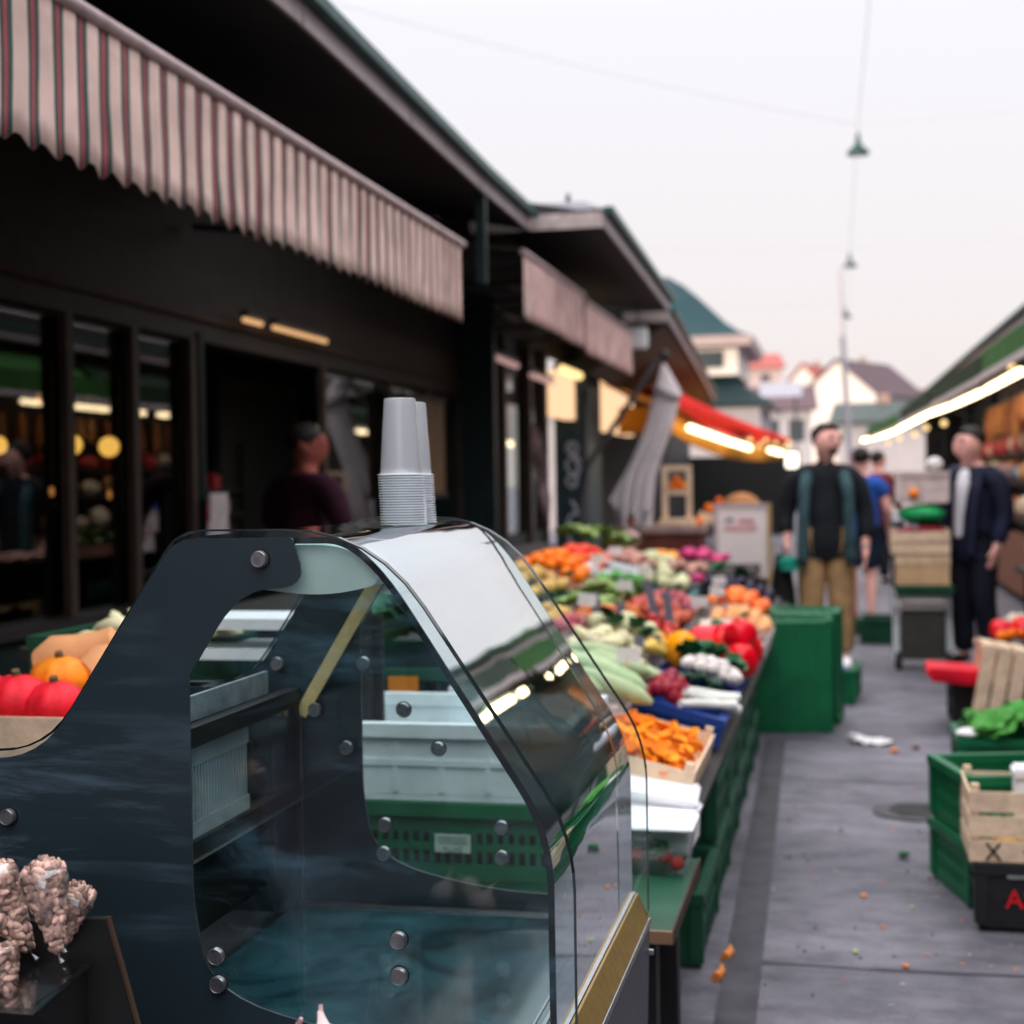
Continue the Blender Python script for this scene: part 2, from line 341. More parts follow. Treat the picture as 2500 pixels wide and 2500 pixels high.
# ------------------------------------------------------------------ far houses, sky line
def gable_house(name, label, C, gv, lv, zb, ze, zr, wallm, roofm, wins=0, group=None):
    """C near corner, gv gable-width vector, lv length vector (xy)"""
    C, gv, lv = Vector((*C, 0)), Vector((*gv, 0)), Vector((*lv, 0))
    h = thing(name, label, 'house', C, group)
    up = lambda p, z: (p.x, p.y, z)
    w = MB(); A, B, D, E = C, C+gv, C+gv+lv, C+lv; m0, m1 = C+gv/2, C+gv/2+lv
    w.add([up(A, zb), up(B, zb), up(D, zb), up(E, zb), up(A, ze), up(B, ze), up(D, ze), up(E, ze), up(m0, zr), up(m1, zr)],
          [(0, 1, 5, 8, 4), (2, 3, 7, 9, 6), (1, 2, 6, 5), (3, 0, 4, 7), (4, 8, 9, 7), (5, 6, 9, 8)])
    w.build('wall', wallm, h)
    gn, ln = gv.normalized()*.35, lv.normalized()*.3; drop = .35*(zr-ze)/(gv.length/2)
    rf = MB()
    for (P, Q, sgn) in ((A, E, -1), (B, D, 1)):
        P2, Q2 = P+gn*sgn-ln, Q+gn*sgn+ln
        rf.slab([(P2.x, P2.y, ze-drop+.16), (Q2.x, Q2.y, ze-drop+.16), (m1.x+ln.x, m1.y+ln.y, zr+.16), (m0.x-ln.x, m0.y-ln.y, zr+.16)], .14)
    ro = rf.build('roof', roofm, h)
    ch = MB(); q = m0*.5+m1*.5; ch.box(q.x-.22, q.x+.22, q.y-.22, q.y+.22, zr-.3, zr+.5); ch.build('chimney', M('brick_chimney', (.3, .2, .17), .8), ro)
    wm = M('far_window_glass', (.05, .06, .07), .2)
    for i in range(wins):
        t = (i+.6)/(wins+.2); p = A+lv*t; d = lv.normalized(); nrm = Vector((d.y, -d.x, 0))
        if nrm.dot(gv) > 0: nrm = -nrm
        q0, q1 = p-d*.4+nrm*.03, p+d*.4+nrm*.03; z0, z1 = ze-1.7, ze-.55
        MB().add([up(q0, z0), up(q1, z0), up(q1, z1), up(q0, z1), up(q0-nrm*.1, z0), up(q1-nrm*.1, z0), up(q1-nrm*.1, z1), up(q0-nrm*.1, z1)],
                 [(0, 1, 2, 3), (4, 5, 6, 7), (0, 1, 5, 4), (1, 2, 6, 5), (2, 3, 7, 6), (3, 0, 4, 7)]).build('window', wm, h)
    return h
cream = M('cream_render', (.62, .56, .51), .85, .08, 2)
pinkr = M('pinkish_render', (.44, .34, .33), .85, .08, 2)
greyr = M('grey_render', (.36, .335, .35), .85, .08, 2)
tile_p = M('purple_brown_tiles', (.10, .065, .075), .8, .2, 3)
tile_r = M('red_roof_tiles', (.33, .09, .075), .8, .2, 3)
tile_g = M('grey_green_sheet_roof', (.04, .055, .052), .6, .2, 2)
gable_house('white_house', 'white gabled house with a purple brown roof, sunlit, right of the mast', (2.35, 108), (-5.3, 2.6), (3.7, 7.5), 0, 7.4, 9.85, cream, tile_p, 3)
gable_house('cream_house', 'cream house with a sunlit gable just left of the mast', (-1.2, 116), (-3.4, 1.0), (2.0, 7), 0, 8.2, 10.2, cream, tile_r, 2)
gable_house('pink_house', 'pink house with a bright red roof behind the domed pavilion', (-4.9, 128), (-1.4, 9), (-7.5, -.6), 0, 10.9, 12.3, pinkr, tile_r, 3)
gable_house('grey_house', 'pale grey house under a dull red roof, low between the stalls and mast', (-1.5, 78), (-.4, 6), (-4.2, 0), 0, 5.0, 6.2, greyr, tile_p, 3)
gable_house('low_shed', 'low shed with a grey green roof behind the two men', (3.2, 60), (.4, 6), (-3.4, -.2), 0, 3.5, 4.3, greyr, tile_g, 0)
gable_house('distant_house', 'distant brownish house low on the skyline by the right hand roof', (12.5, 140), (-1, 8), (-7, 0), 0, 7.6, 9.5, pinkr, tile_r, 3)

# domed pavilion with a teal roof
pv = thing('domed_pavilion', 'cream pavilion with a bell shaped teal roof beyond the left hand stalls', 'pavilion', (-4.4, 42, 0))
tealr = M('teal_copper_roof', (.008, .034, .043), .7, .15, 2)
PX, PY, PW = -5.2, 42.6, 2.5
def square_rings(prof, c, n=1):
    m = MB(); 
    for (w_, z) in prof:
        m.v += [Vector((c[0]-w_, c[1]-w_, z)), Vector((c[0]+w_, c[1]-w_, z)), Vector((c[0]+w_, c[1]+w_, z)), Vector((c[0]-w_, c[1]+w_, z))]
    for i in range(len(prof)-1):
        for j in range(4): m.f.append((i*4+j, i*4+(j+1) % 4, i*4+4+(j+1) % 4, i*4+4+j))
    k = (len(prof)-1)*4; m.f.append((k, k+1, k+2, k+3)); m.f.append((3, 2, 1, 0)); return m
dome = square_rings([(2.85, 5.18), (2.55, 5.3), (2.15, 5.6), (1.75, 6.0), (1.35, 6.4), (.9, 6.8), (.45, 7.1), (.05, 7.2)], (PX, PY))
dome.build('dome', tealr, pv)
square_rings([(2.6, 4.86), (2.85, 4.92), (2.92, 5.17)], (PX, PY)).build('cornice', pinkr, pv)
dw = MB(); dw.box(PX-PW, PX+PW, PY-PW, PY+PW, 4.15, 4.86); dw.build('wall', cream, pv)
for k in range(2):
    x0 = PX+.3+k*1.1; o = MB().box(x0, x0+.7, PY-PW-.05, PY-PW+.05, 4.36, 4.8).build('window', dkgrey, pv)
    MB().box(x0+.03, x0+.67, PY-PW-.054, PY-PW-.05, 4.39, 4.77).build('pane', M('far_window_glass', (.05, .06, .07), .2), o)
MB().slab([(PX-2.9, PY-3.4, 3.35), (PX+3.4, PY-3.4, 3.35), (PX+2.2, PY-2.05, 4.16), (PX-2.1, PY-2.05, 4.16)], .08).build('skirt_roof', M('dark_teal_roof', (.008, .022, .025), .6), pv)
MB().slab([(PX+3.4, PY-3.4, 3.35), (PX+3.4, PY+3.2, 3.35), (PX+2.2, PY+2.05, 4.16), (PX+2.2, PY-2.05, 4.16)], .08).build('skirt_roof', MATS['dark_teal_roof'], pv)
MB().box(PX-2.7, PX+3.1, PY-3.0, PY+3.0, 0, 3.33).build('base_wall', greyr, pv)
sg = thing('shop_sign', 'pale blue white sign board standing above the far stall roofs', 'sign', (-3.6, 62, 0))
MB().box(-3.3, -1.6, 62, 62.1, 4.75, 5.35).build('board', M('pale_blue_sign', (.36, .38, .46), .6), sg)
MB().box(-3.1, -3.0, 62.02, 62.08, 0, 4.75).box(-1.9, -1.8, 62.02, 62.08, 0, 4.75).build('post', dkgrey, sg)

# mast, wires and pendant street lamps
mastm = M('pale_painted_steel', (.40, .37, .39), .6, .08)
mast = thing('mast', 'tall slim white mast leaning a little, behind the man in the vest', 'mast', (.33, 45, 0))
MB().tube([(.36, 45, 0), (.17, 45, 2.8), (-.05, 45, 7.5)], [.1, .09, .06], 12).build('pole', mastm, mast, True)
MB().beam((-.05, 45, 7.45), (.3, 45, 7.75), .04).build('bracket', mastm, mast)
wirem = M('grey_wire', (.42, .42, .44), .8)
def lamp(loc, label):
    t = thing('pendant_lamp', label, 'street lamp', loc, 'pendant lamps over the market lane')
    x, y, z = loc
    MB().lathe([(.23, -.12), (.225, -.07), (.13, .02), (.055, .12), (.035, .26), (.02, .34)], 16, loc).build('shade', M('dark_green_enamel', (.008, .045, .035), .4), t, True)
    MB().ball((x, y, z-.1), .1, .1, .05).build('bulb', M('opal_glass', (.7, .7, .7), .3), t, True)
    MB().tube([(x, y, z+.33), (x, y, z+.48)], .012, 6).build('hanger', wirem, t)
lamp((.375, 31, 8.0), 'largest, nearest pendant lamp with dark green shade under the crossing wire')
lamp((.28, 47.3, 8.0), 'middle pendant lamp with dark green shade, just above the mast top')
lamp((.2, 62.2, 8.0), 'smallest, farthest pendant lamp with dark green shade beside the mast')
def wire(name, pts, label, r=.006):
    P = []
    for i in range(len(pts)-1):
        a, b = Vector(pts[i]), Vector(pts[i+1]); n_ = 8; sag = (b-a).length*.012
        for k in range(n_ + (1 if i == len(pts)-2 else 0)): t = k/n_; q = a.lerp(b, t); q.z -= sag*4*t*(1-t); P.append(q)
    tag(MB().tube(P, r, 5).build(name, wirem), label, 'wire', 'overhead lamp wires')
wire('overhead_wire', [(.62, 2, 8.5), (.375, 31, 8.5), (.28, 47.3, 8.5), (.2, 62.2, 8.5)], 'long wire running down the lane above the lamps')
wire('overhead_wire', [(-9, 22, 9.3), (.375, 31, 8.48), (14, 31, 9.2)], 'thin wire crossing the sky at the nearest lamp', .005)
wire('overhead_wire', [(-9, 46, 8.8), (.28, 47.3, 8.48), (14, 48, 9.0)], 'thin wire crossing the sky at the middle lamp', .008)
wire('overhead_wire', [(-9, 61, 8.8), (.2, 62.2, 8.48), (14, 62, 9.0)], 'thin wire crossing the sky at the farthest lamp', .008)

# ------------------------------------------------------------------ left market buildings
soffit = M('dark_soffit', (.045, .041, .043), .7, .2, 3)
fascia = M('grey_pink_fascia', (.42, .36, .37), .6, .15, 5)
gutter = M('dark_teal_gutter', (.02, .07, .065), .45)
roofm = M('grey_sheet_roof', (.15, .145, .165), .55, .12, 3)
brownw = M('brown_timber', (.06, .034, .022), .65, .25, 5)
def eave(b, pts, z, back_x, t=.1, seg=1.9, rise=1.0, roof=True):
    """fascia boards, gutter and sloping soffit/roof along an eave polyline (xy)"""
    for i in range(len(pts)-1):
        a, c = Vector((*pts[i], z)), Vector((*pts[i+1], z)); n_ = max(1, round((c-a).length/seg))
        for k in range(n_):
            p, q = a.lerp(c, k/n_), a.lerp(c, (k+1)/n_); d = (q-p).normalized()*.012
            MB().beam(p+d-Vector((0, 0, t/2)), q-d-Vector((0, 0, t/2)), .02, t).build('fascia_board', fascia, b)
        MB().beam(a+Vector((.035, 0, .012)), c+Vector((.035, 0, .012)), .07, .05).build('gutter', gutter, b)
        MB().add([(a.x-.012, a.y, z-t), (c.x-.012, c.y, z-t), (back_x, c.y, z+.12), (back_x, a.y, z+.12), (a.x-.012, a.y, z-.01), (c.x-.012, c.y, z-.01), (back_x, c.y, z+.3), (back_x, a.y, z+.3)],
                 [(3, 2, 1, 0), (4, 5, 6, 7), (0, 1, 5, 4), (2, 3, 7, 6), (1, 2, 6, 5), (3, 0, 4, 7)]).build('soffit', soffit, b)
    if roof:
        a, c = pts[0], pts[-1]
        MB().add([(a[0]-.02, a[1], z+.0), (c[0]-.02, c[1], z+.0), (back_x-3, c[1], z+rise), (back_x-3, a[1], z+rise), (back_x-3, a[1], z-.2), (back_x-3, c[1], z-.2)],
                 [(0, 1, 2, 3), (3, 2, 5, 4)]).build('roof', roofm, b)
FX = -3.2
b1 = thing('market_building', 'nearest dark market building on the left with striped awning and big windows', 'building', (FX, 0, 0))
eave(b1, [(-1.86, -12), (-2.035, 3.0), (-2.04, 5.5), (-2.135, 8.8), (-2.155, 10.36)], 3.2, FX)
MB().box(FX-.12, FX, -12, 6.9, 0, .72).box(FX-.12, FX, 8.95, 12.3, 0, .72).build('base_wall', dkgreen, b1)
MB().box(FX-.14, FX+.05, -12, 6.9, .722, .765).box(FX-.14, FX+.05, 8.95, 12.3, .722, .765).build('sill', dkwood, b1)
MB().box(FX-.15, FX, -12, 12.3, 2.06, 3.3).build('upper_wall', dkwood, b1)
MB().box(FX+.002, FX+.03, -12, 12.3, 2.16, 2.19).build('lintel', brownw, b1)
posty = [-6, -3, 0, 3.0, 4.6, 5.72, 6.32, 6.95, 8.9, 10.3, 11.3, 12.35]
for y in posty:
    MB().box(FX-.03, FX+.008, y, y+.06, .766, 2.059).build('post', M('brown_post', (.06, .042, .032), .6), b1)
for a, c in zip(posty[:-1], posty[1:]):
    if a in (6.95,): continue
    w_ = MB().box(FX-.06, FX-.052, a+.065, c-.005, .77, 2.055).build('window', pane, b1)
    if a > 2: MB().box(FX-.065, FX-.04, a+.075, c-.005, 2.035, 2.05).build('glazing_bar', dkwood, w_)
    if a in (5.72, 8.9, 11.3): MB().box(FX-.75, FX-.7, a+.0, c, .76, 2.059).build('panel', M('dark_panel', (.02, .018, .017), .6), b1)
MB().box(FX-3.2, FX-3.1, -12, 12.4, 0, 3.3).build('back_wall', dkwood, b1)
MB().box(FX-3.1, FX-.15, -12, 12.4, 2.9, 2.95).build('ceiling', dkwood, b1)
MB().box(FX-3.1, FX-.12, -12, 12.4, .001, .03).build('floor', dkwood, b1)
MB().box(FX-3.1, FX+.3, 12.36, 12.46, 0, 3.3).build('end_wall', dkgreen, b1)
# door leaves ajar and frame
MB().beam((FX+.02, 7.05, 1.05), (FX-.6, 7.25, 1.05), .04, 2.1).build('door', dkgreen, b1)

# lamps in and over the shop windows
warm = emis('warm_globe_glow', (1, .5, .1), 1.5); tubew = emis('warm_tube_glow', (1, .72, .4), 2.2); dimtube = emis('dim_orange_tube_glow', (1, .55, .26), .62)
candle = emis('orange_bulb_glow', (1, .36, .1), .55)
def globe(loc, r_, label):
    t = thing('globe_lamp', label, 'lamp', loc, 'globe lamps in the shop windows')
    MB().ball(loc, r_, n=14, k=10).build('globe', warm, t, True)
    MB().tube([(loc[0], loc[1], loc[2]+r_), (loc[0], loc[1], 2.85)], .008, 6).build('cord', black, t)
globe((FX-.3, 5.52, 1.5), .055, 'left one of two touching yellow globe lamps in first window'); globe((FX-.3, 5.68, 1.5), .04, 'smaller yellow globe lamp touching its left neighbour')
globe((FX-.12, 5.98, 1.505), .045, 'orange globe lamp half hidden by the window post')
globe((FX-.3, 6.66, 1.515), .05, 'round orange globe lamp in the window left of the doorway')
for i, (y, z, s_) in enumerate([(5.44, 2.03, 1), (5.35, 1.93, .8), (5.5, 1.93, .8), (6.95, 1.97, 1)]):
    tag(MB().ball((FX-.3, y, z), .015*s_, .015*s_, .035*s_).build('bulb', candle, smooth=True), ['highest small orange bulb glowing behind the first window', 'lower left tiny orange bulb behind the first window', 'lower right tiny orange bulb behind the first window', 'small pink bulb at the top of the second window'][i], 'bulb', 'small bulbs behind the glass')
def tubelamp(a, b, label, m=tubew, r_=.02, group='tube lamps under the awnings'):
    a, b = Vector(a), Vector(b); t = thing('tube_lamp', label, 'lamp', (a+b)/2, group)
    MB().tube([a, b], r_, 10).build('tube', m, t, True)
    MB().beam(a+Vector((0, 0, r_+.02)), b+Vector((0, 0, r_+.02)), .05, .025).build('housing', wplast if m is tubew else dkgrey, t)
    return t
tubelamp((FX+.1, 7.42, 2.2), (FX+.1, 7.66, 2.2), 'short orange tube over the shop doorway', dimtube, .014)
tubelamp((FX+.1, 7.84, 2.2), (FX+.1, 8.7, 2.2), 'longer orange tube over the shop doorway', dimtube, .014)
pinkt = M('pink_white_tube', (.6, .45, .45), .4, emit=((1, .6, .55), .28))  # small pink emission added so the tubes glow faintly
tubelamp((FX+.1, 13.3, 2.47), (FX+.1, 14.2, 2.46), 'dim pinkish tube under the second awning, nearer', pinkt, .03)
tubelamp((FX+.1, 14.9, 2.42), (FX+.1, 16.1, 2.41), 'dim pinkish tube under the second awning, farther', pinkt, .03)

for i, (y, z) in enumerate([(5.1, 1.86), (5.25, 1.7), (5.62, 1.78), (6.1, 1.72), (6.2, 1.3), (6.75, 1.28), (7.2, 1.72), (7.24, 1.66)]):  # extra bulbs added to warm up the dark windows
    tag(MB().ball((FX-.35, y, z), .012, .012, .024).build('bulb', candle, smooth=True), 'tiny orange bulb added for warm glow in the dark shop interior', 'bulb', 'added tiny bulbs deep in the shop')
# goods on a shelf rack inside the window
rk = thing('shop_shelf', 'dark shelf rack inside the shop window left of the doorway', 'shelf', (-4.0, 8.5, 0))
for z in (.72, .97, 1.12, 1.28): MB().box(-4.15, -3.85, 7.9, 9.2, z, z+.02).build('shelf_board', dkwood, rk)
for y in (7.9, 9.18): MB().box(-4.15, -3.85, y, y+.02, .03, 1.6).build('upright', dkwood, rk)
redb = M('red_packet', (.5, .05, .05), .5); pkb = M('pink_packet', (.6, .36, .36), .5)
cols = [redb, pkb, paper, redb]
k = 0
for z in (.74, .99, 1.14, 1.30):
    for y in (8.0, 8.15, 8.28, 8.42, 8.55, 8.68, 8.83, 8.97):
        if random.random() < .8:
            h_ = random.uniform(.06, .12); w_ = random.uniform(.035, .055)
            m_ = random.choice(cols)
            nm = {'red_packet': 'red', 'pink_packet': 'pink', 'white_paper': 'white'}[m_.name]
            tag(MB().box(-3.97, -3.89, y-w_, y+w_, z, z+h_).box(-3.95, -3.91, y-.015, y+.015, z+h_, z+h_+.02).build('packet', m_),
                '%s packet on the shelf inside the shop window' % nm, 'packet', 'packets on the shop shelf, %s' % nm); k += 1
bt = thing('bottle', 'tall pale pink bottle on the shop shelf behind the glass', 'bottle', (-3.8, 8.35, .99))
MB().lathe([(.05, .99), (.05, 1.25), (.025, 1.34), (.02, 1.44), (.024, 1.45)], 12, (-3.8, 8.35, 0)).build('body', M('pink_glass', (.6, .4, .42), .25), bt, True)
MB().lathe([(.052, 1.08), (.052, 1.2)], 12, (-3.8, 8.35, 0)).build('paper_band', M('red_band', (.6, .1, .12), .5), bt, True)
nc = tag(MB().box(FX+.06, FX+.066, 7.02, 7.24, 1.02, 1.28).build('paper_notice', greyw), 'pale paper notice taped beside the shop doorway', 'notice')
mb_ = thing('menu_board', 'brown menu board on the wall right of the doorway', 'sign', (FX+.06, 10.9, 1.6))
MB().box(FX+.06, FX+.09, 10.4, 11.5, 1.25, 1.95).build('board', M('ochre_board', (.17, .1, .05), .6), mb_)
for z in (1.952, 1.21): MB().box(FX+.06, FX+.1, 10.37, 11.53, z, z+.038).build('frame_rail', dkwood, mb_)

# the striped awnings
def awning(label, x, y0, y1, zt, zb, mat, xb, zback, scal=.112, flap=True):
    t = thing('awning', label, 'awning', (x, (y0+y1)/2, zb), 'awnings over the left hand shops')
    N = int((y1-y0)/.0187); vv = MB(); rows = 7; uv = []
    rnd = random.Random(int(y0*10))
    ph = [rnd.uniform(-1, 1) for _ in range(400)]
    for i in range(N+1):
        y = y0+(y1-y0)*i/N; cell = (y-y0)/scal; fcell = cell-math.floor(cell)
        dip = .036*math.sin(math.pi*fcell)
        for j in range(rows):
            s_ = j/(rows-1); amp = .0015+.0042*s_+(.006*s_ if 4.6 < y < 5.6 and x > -1.9 else 0)
            bx = amp*(math.sin(2*math.pi*cell+ph[int(cell) % 400])+.6*noise.noise(Vector((y*3.1, s_, x))))
            z = zt+(zb-dip-zt)*s_ + (.012*noise.noise(Vector((y*1.3, 3, x))) if 0 < j < rows else 0)
            vv.v.append(Vector((x+bx, y+.02*s_*noise.noise(Vector((y*2.3, 7, 1))), z))); uv.append((y+.016*s_*noise.noise(Vector((y*2.6, s_*1.7, x*5)))+.006*noise.noise(Vector((y*9, s_*2, 4))), s_))
    for i in range(N):
        for j in range(rows-1): vv.f.append((i*rows+j, i*rows+j+1, (i+1)*rows+j+1, (i+1)*rows+j))
    me = bpy.data.meshes.new('valance'); me.from_pydata([p-t.location for p in vv.v], [], vv.f)
    ul = me.uv_layers.new(name='UVMap')
    for lp in me.loops: ul.data[lp.index].uv = (uv[lp.vertex_index][0], uv[lp.vertex_index][1])
    for q in me.polygons: q.use_smooth = True
    me.materials.append(mat); o = bpy.data.objects.new('valance', me); COL.objects.link(o); o.parent = t
    sl = o.modifiers.new('cloth_thickness', 'SOLIDIFY'); sl.thickness = .003
    if flap:
        MB().tube([(x, y0-.02, zt+.005), (x, y1+.02, zt+.005)], .02, 10).build('front_bar', M('pink_grey_bar', (.4, .3, .3), .5), t, True)
        MB().add([(x-.01, y0, zt+.02), (x-.01, y1, zt+.02), (xb, y1, zback), (xb, y0, zback), (x-.01, y0, zt+.012), (x-.01, y1, zt+.012), (xb, y1, zback-.008), (xb, y0, zback-.008)],
                 [(0, 1, 2, 3), (7, 6, 5, 4), (0, 4, 5, 1), (3, 2, 6, 7), (1, 5, 6, 2), (0, 3, 7, 4)]).build('canopy_cloth', M('dark_canopy_cloth', (.05, .045, .04), .9), t)
        for y in (y0+.15, (y0+y1)/2, y1-.12):
            MB().beam((x, y, zt-.02), (xb, y, zback-.25), .03, .03).build('arm', dkgrey, t)
        MB().tube([(xb, y0, zback), (xb, y1, zback)], .05, 8).build('cassette', dkgrey, t, True)
    return t
CR = (.74, .535, .475); RD = (.27, .055, .075); GR = (.018, .115, .095)
st1 = stripe_mat('striped_awning_cloth', .112, CR, [(.46, GR), (.58, RD), (.69, (.45, .19, .19)), (.74, RD), (.84, GR), (.96, CR)])
st2 = stripe_mat('faded_awning_cloth', .07, (.78, .54, .50), [(.42, (.40, .17, .17)), (.58, (.82, .6, .56)), (.78, (.22, .2, .17)), (.92, (.78, .54, .5))])
awning('long awning with red, green and cream striped scalloped valance on the nearest building', -1.8, -1.0, 7.03, 2.47, 2.12, st1, FX+.05, 2.86)
awning('faded pinkish valance at the corner of second building, nearer half', -2.0, 9.42, 11.7, 2.80, 2.40, st2, FX+.05, 3.0, .07)
awning('faded pinkish valance on the second building, farther half', -2.0, 11.78, 14.45, 2.76, 2.37, st2, FX+.05, 2.96, .07)
jb = thing('junction_box', 'small white box at the far end of the second awning', 'box', (-1.95, 14.55, 2.7))
MB().box(-2.05, -1.86, 14.5, 14.62, 2.62, 2.82).build('case', wplast, jb, bevel=.015); MB().tube([(-1.95, 14.56, 2.82), (-1.95, 14.56, 3.1)], .01, 6).build('cable', black, jb)

# second building
b2 = thing('market_building', 'second market building with a grey hipped roof and lit shop signs', 'building', (FX, 16, 0))
eave(b2, [(-1.63, 10.42), (-1.70, 13.0), (-1.78, 15.8)], 3.22, FX, .11, roof=False)
MB().beam((-2.6, 10.41, 3.165), (-1.64, 10.41, 3.165), .02, .11).build('fascia_board', M('cream_fascia', (.5, .42, .4), .6), b2)
hr = MB(); hr.add([(-1.63, 10.4, 3.24), (-1.78, 15.8, 3.24), (-6, 15.8, 3.24), (-6, 10.4, 3.24), (-1.9, 11.2, 3.45), (-2.05, 15.8, 3.45), (-6, 15.8, 3.45), (-6, 11.2, 3.45)],
                  [(0, 1, 5, 4), (0, 4, 7, 3), (4, 5, 6, 7), (1, 2, 6, 5), (2, 3, 7, 6), (0, 3, 2, 1)])
hr.build('roof', roofm, b2)
MB().box(-2.05, -2.02, 11.25, 11.28, 3.452, 3.52).build('vent_pipe', dkgrey, b2)
MB().box(FX-.1, FX, 12.5, 24, 2.75, 3.4).build('upper_wall', dkwood, b2)
MB().box(FX-2.4, FX-2.3, 12.5, 24, 0, 3.4).build('back_wall', dkwood, b2)
MB().box(FX-.1, FX, 12.5, 16.0, 0, .8).build('base_wall', dkgreen, b2)
MB().box(-2.2, -2.14, 8.95, 9.0, 2.55, 3.1).build('bracket', dkgreen, b2)
for y in (12.6, 13.9, 15.1, 15.95):
    MB().box(FX-.1, FX+.04, y, y+.12, 0, 2.75).build('post', M('brown_post', (.06, .042, .032), .6), b2)
for a, c in ((12.72, 13.9), (14.02, 15.1), (15.22, 15.95)):
    MB().box(FX-.06, FX-.052, a, c, .8, 2.4).build('window', pane, b2)
pil = M('pillar_paint', (.035, .06, .064), .5)
pp = MB().box(FX-.15, FX+.25, 17.4, 18.4, 0, 2.75).build('pillar', pil, b2)
# sprayed white scrawl on the pillar
sprayp = M('white_spray_paint', (.5, .53, .6), .8)
def scrawl(pts, name='graffiti', r_=.018):
    P = []
    for i in range(len(pts)-1):
        for k in range(5): t = k/5; P.append(Vector(pts[i]).lerp(Vector(pts[i+1]), t))
    MB().tube([Vector((p[0], 17.395, p[1])) for p in P], r_, 5).build(name, sprayp, pp)
cx = FX+.06
def ring(cz, rx, rz, ox=0): return [(cx+ox+rx*math.cos(t*.6283), cz+rz*math.sin(t*.6283)) for t in range(11)]
scrawl(ring(1.72, .07, .07)); scrawl(ring(1.52, .09, .1, .02)); scrawl(ring(1.33, .06, .07, -.01)); scrawl([(cx-.05, 1.8), (cx+.02, 1.62), (cx+.08, 1.45), (cx, 1.25)])
scrawl(ring(.85, .09, .1, .03)); scrawl(ring(.68, .07, .12, .02)); scrawl([(cx-.02, 1.1), (cx+.05, .98), (cx+.02, .9)])
litp = emis('lit_sign_glow', (1, .62, .36), .9); litb = emis('hot_sign_glow', (1, .68, .28), 1.35)
def lightbox(y0, y1, z0, z1, label):
    t = thing('light_box', label, 'lit sign', (FX+.1, (y0+y1)/2, z0), 'lit signs over the second building')
    MB().box(FX+.02, FX+.14, y0, y1, z0, z1).build('panel', litp, t)
    for k in range(3): 
        ya = y0+(y1-y0)*(k+.1)/3; yb = y0+(y1-y0)*(k+.9)/3
        MB().tube([(FX+.2, ya, z1+.01), (FX+.2, yb, z1+.01)], .05, 8).build('tube', litb, t, True)
lightbox(16.05, 17.2, 2.05, 2.55, 'narrow glowing sign panel left of the graffiti pillar')
lightbox(18.6, 22.2, 2.0, 2.62, 'wide glowing sign panel right of the graffiti pillar')
cl = MB(); 
for i in range(13):
    z = 1.9-.085*i; w_ = .035+.02*math.sin(i*.9)+(.05 if i in (4, 5, 6) else 0)
    cl.v += [Vector((-3.02+.012*i-w_, 14.6, z)), Vector((-3.02+.012*i+w_, 14.6+.04*math.sin(i), z))]
for i in range(12): cl.f.append((i*2, i*2+1, i*2+3, i*2+2))
clo = cl.build('hanging_cloth', M('pale_pink_cloth', (.5, .36, .36), .9)); clo.modifiers.new('t', 'SOLIDIFY').thickness = .01
tag(clo, 'twisted pale pink cloth hanging on a post of the second building', 'cloth')

# third building with yellow and red awning
b3 = thing('market_building', 'third market building in brown timber with red and yellow awnings', 'building', (FX, 26, 0))
eave(b3, [(-1.80, 16.0), (-2.1, 21.9), (-2.65, 32.0)], 3.13, FX-.4, .12)
MB().beam((-2.3, 15.98, 3.08), (-1.81, 15.98, 3.08), .02, .11).build('fascia_board', MATS['cream_fascia'], b3)
MB().add([(-1.85, 16.02, 3.0), (-2.68, 32, 3.0), (-3.5, 32, 2.5), (-2.7, 16.02, 2.5), (-1.9, 16.02, 3.02), (-2.7, 32, 3.02), (-3.6, 32, 2.6), (-2.8, 16.02, 2.6)],
         [(0, 1, 2, 3), (4, 5, 6, 7), (0, 1, 5, 4), (1, 2, 6, 5), (2, 3, 7, 6), (3, 0, 4, 7)]).build('timber_soffit', brownw, b3)
MB().box(-3.7, -3.6, 19.5, 36, 0, 3).build('back_wall', black, b3)
MB().box(-3.6, -1.15, 36, 36.1, 0, 1.9).build('end_wall', black, b3)
yel = M('ochre_awning_cloth', (.6, .26, .02), .85, .15, 4); rdc = M('red_awning_cloth', (.85, .018, .014), .8, .12, 3)
aw = thing('awning', 'sagging red awning edge above an ochre strip, third building', 'awning', (-1.6, 25, 2.2), 'awnings over the left hand shops')
pts = []
for i in range(17):
    t = i/16; y = 18.6+t*13.4; x = -2.0+1.02*t**1.5-.05; z = 2.42-.28*t-.04*math.sin(math.pi*t); pts.append((x, y, z))
rd = MB(); ye = MB()
for (x, y, z) in pts:
    hgt = .23*math.sin(math.pi*min(1, .12+.88*(y-18.6)/13.4))**.6
    rd.v += [Vector((x-.5, y, z+.06)), Vector((x-.06, y, z+.02+hgt*.4)), Vector((x, y, z-hgt))]
    ye.v += [Vector((x-.12, y, z-hgt+.02)), Vector((x-.10, y, z-hgt-.33))]
for i in range(16):
    for j in range(2): rd.f.append((i*3+j, i*3+j+1, i*3+j+4, i*3+j+3))
    ye.f.append((i*2, i*2+1, i*2+3, i*2+2))
o = rd.build('red_cloth', rdc, aw, True); o.modifiers.new('t', 'SOLIDIFY').thickness = .01
o = ye.build('ochre_strip', yel, aw, True); o.modifiers.new('t', 'SOLIDIFY').thickness = .01
MB().quad((-2.1, 18.6, 2.3), (-1.1, 32, 2.0), (-3.4, 32, 2.6), (-3.4, 18.6, 2.7)).build('canopy_cloth', yel, aw)
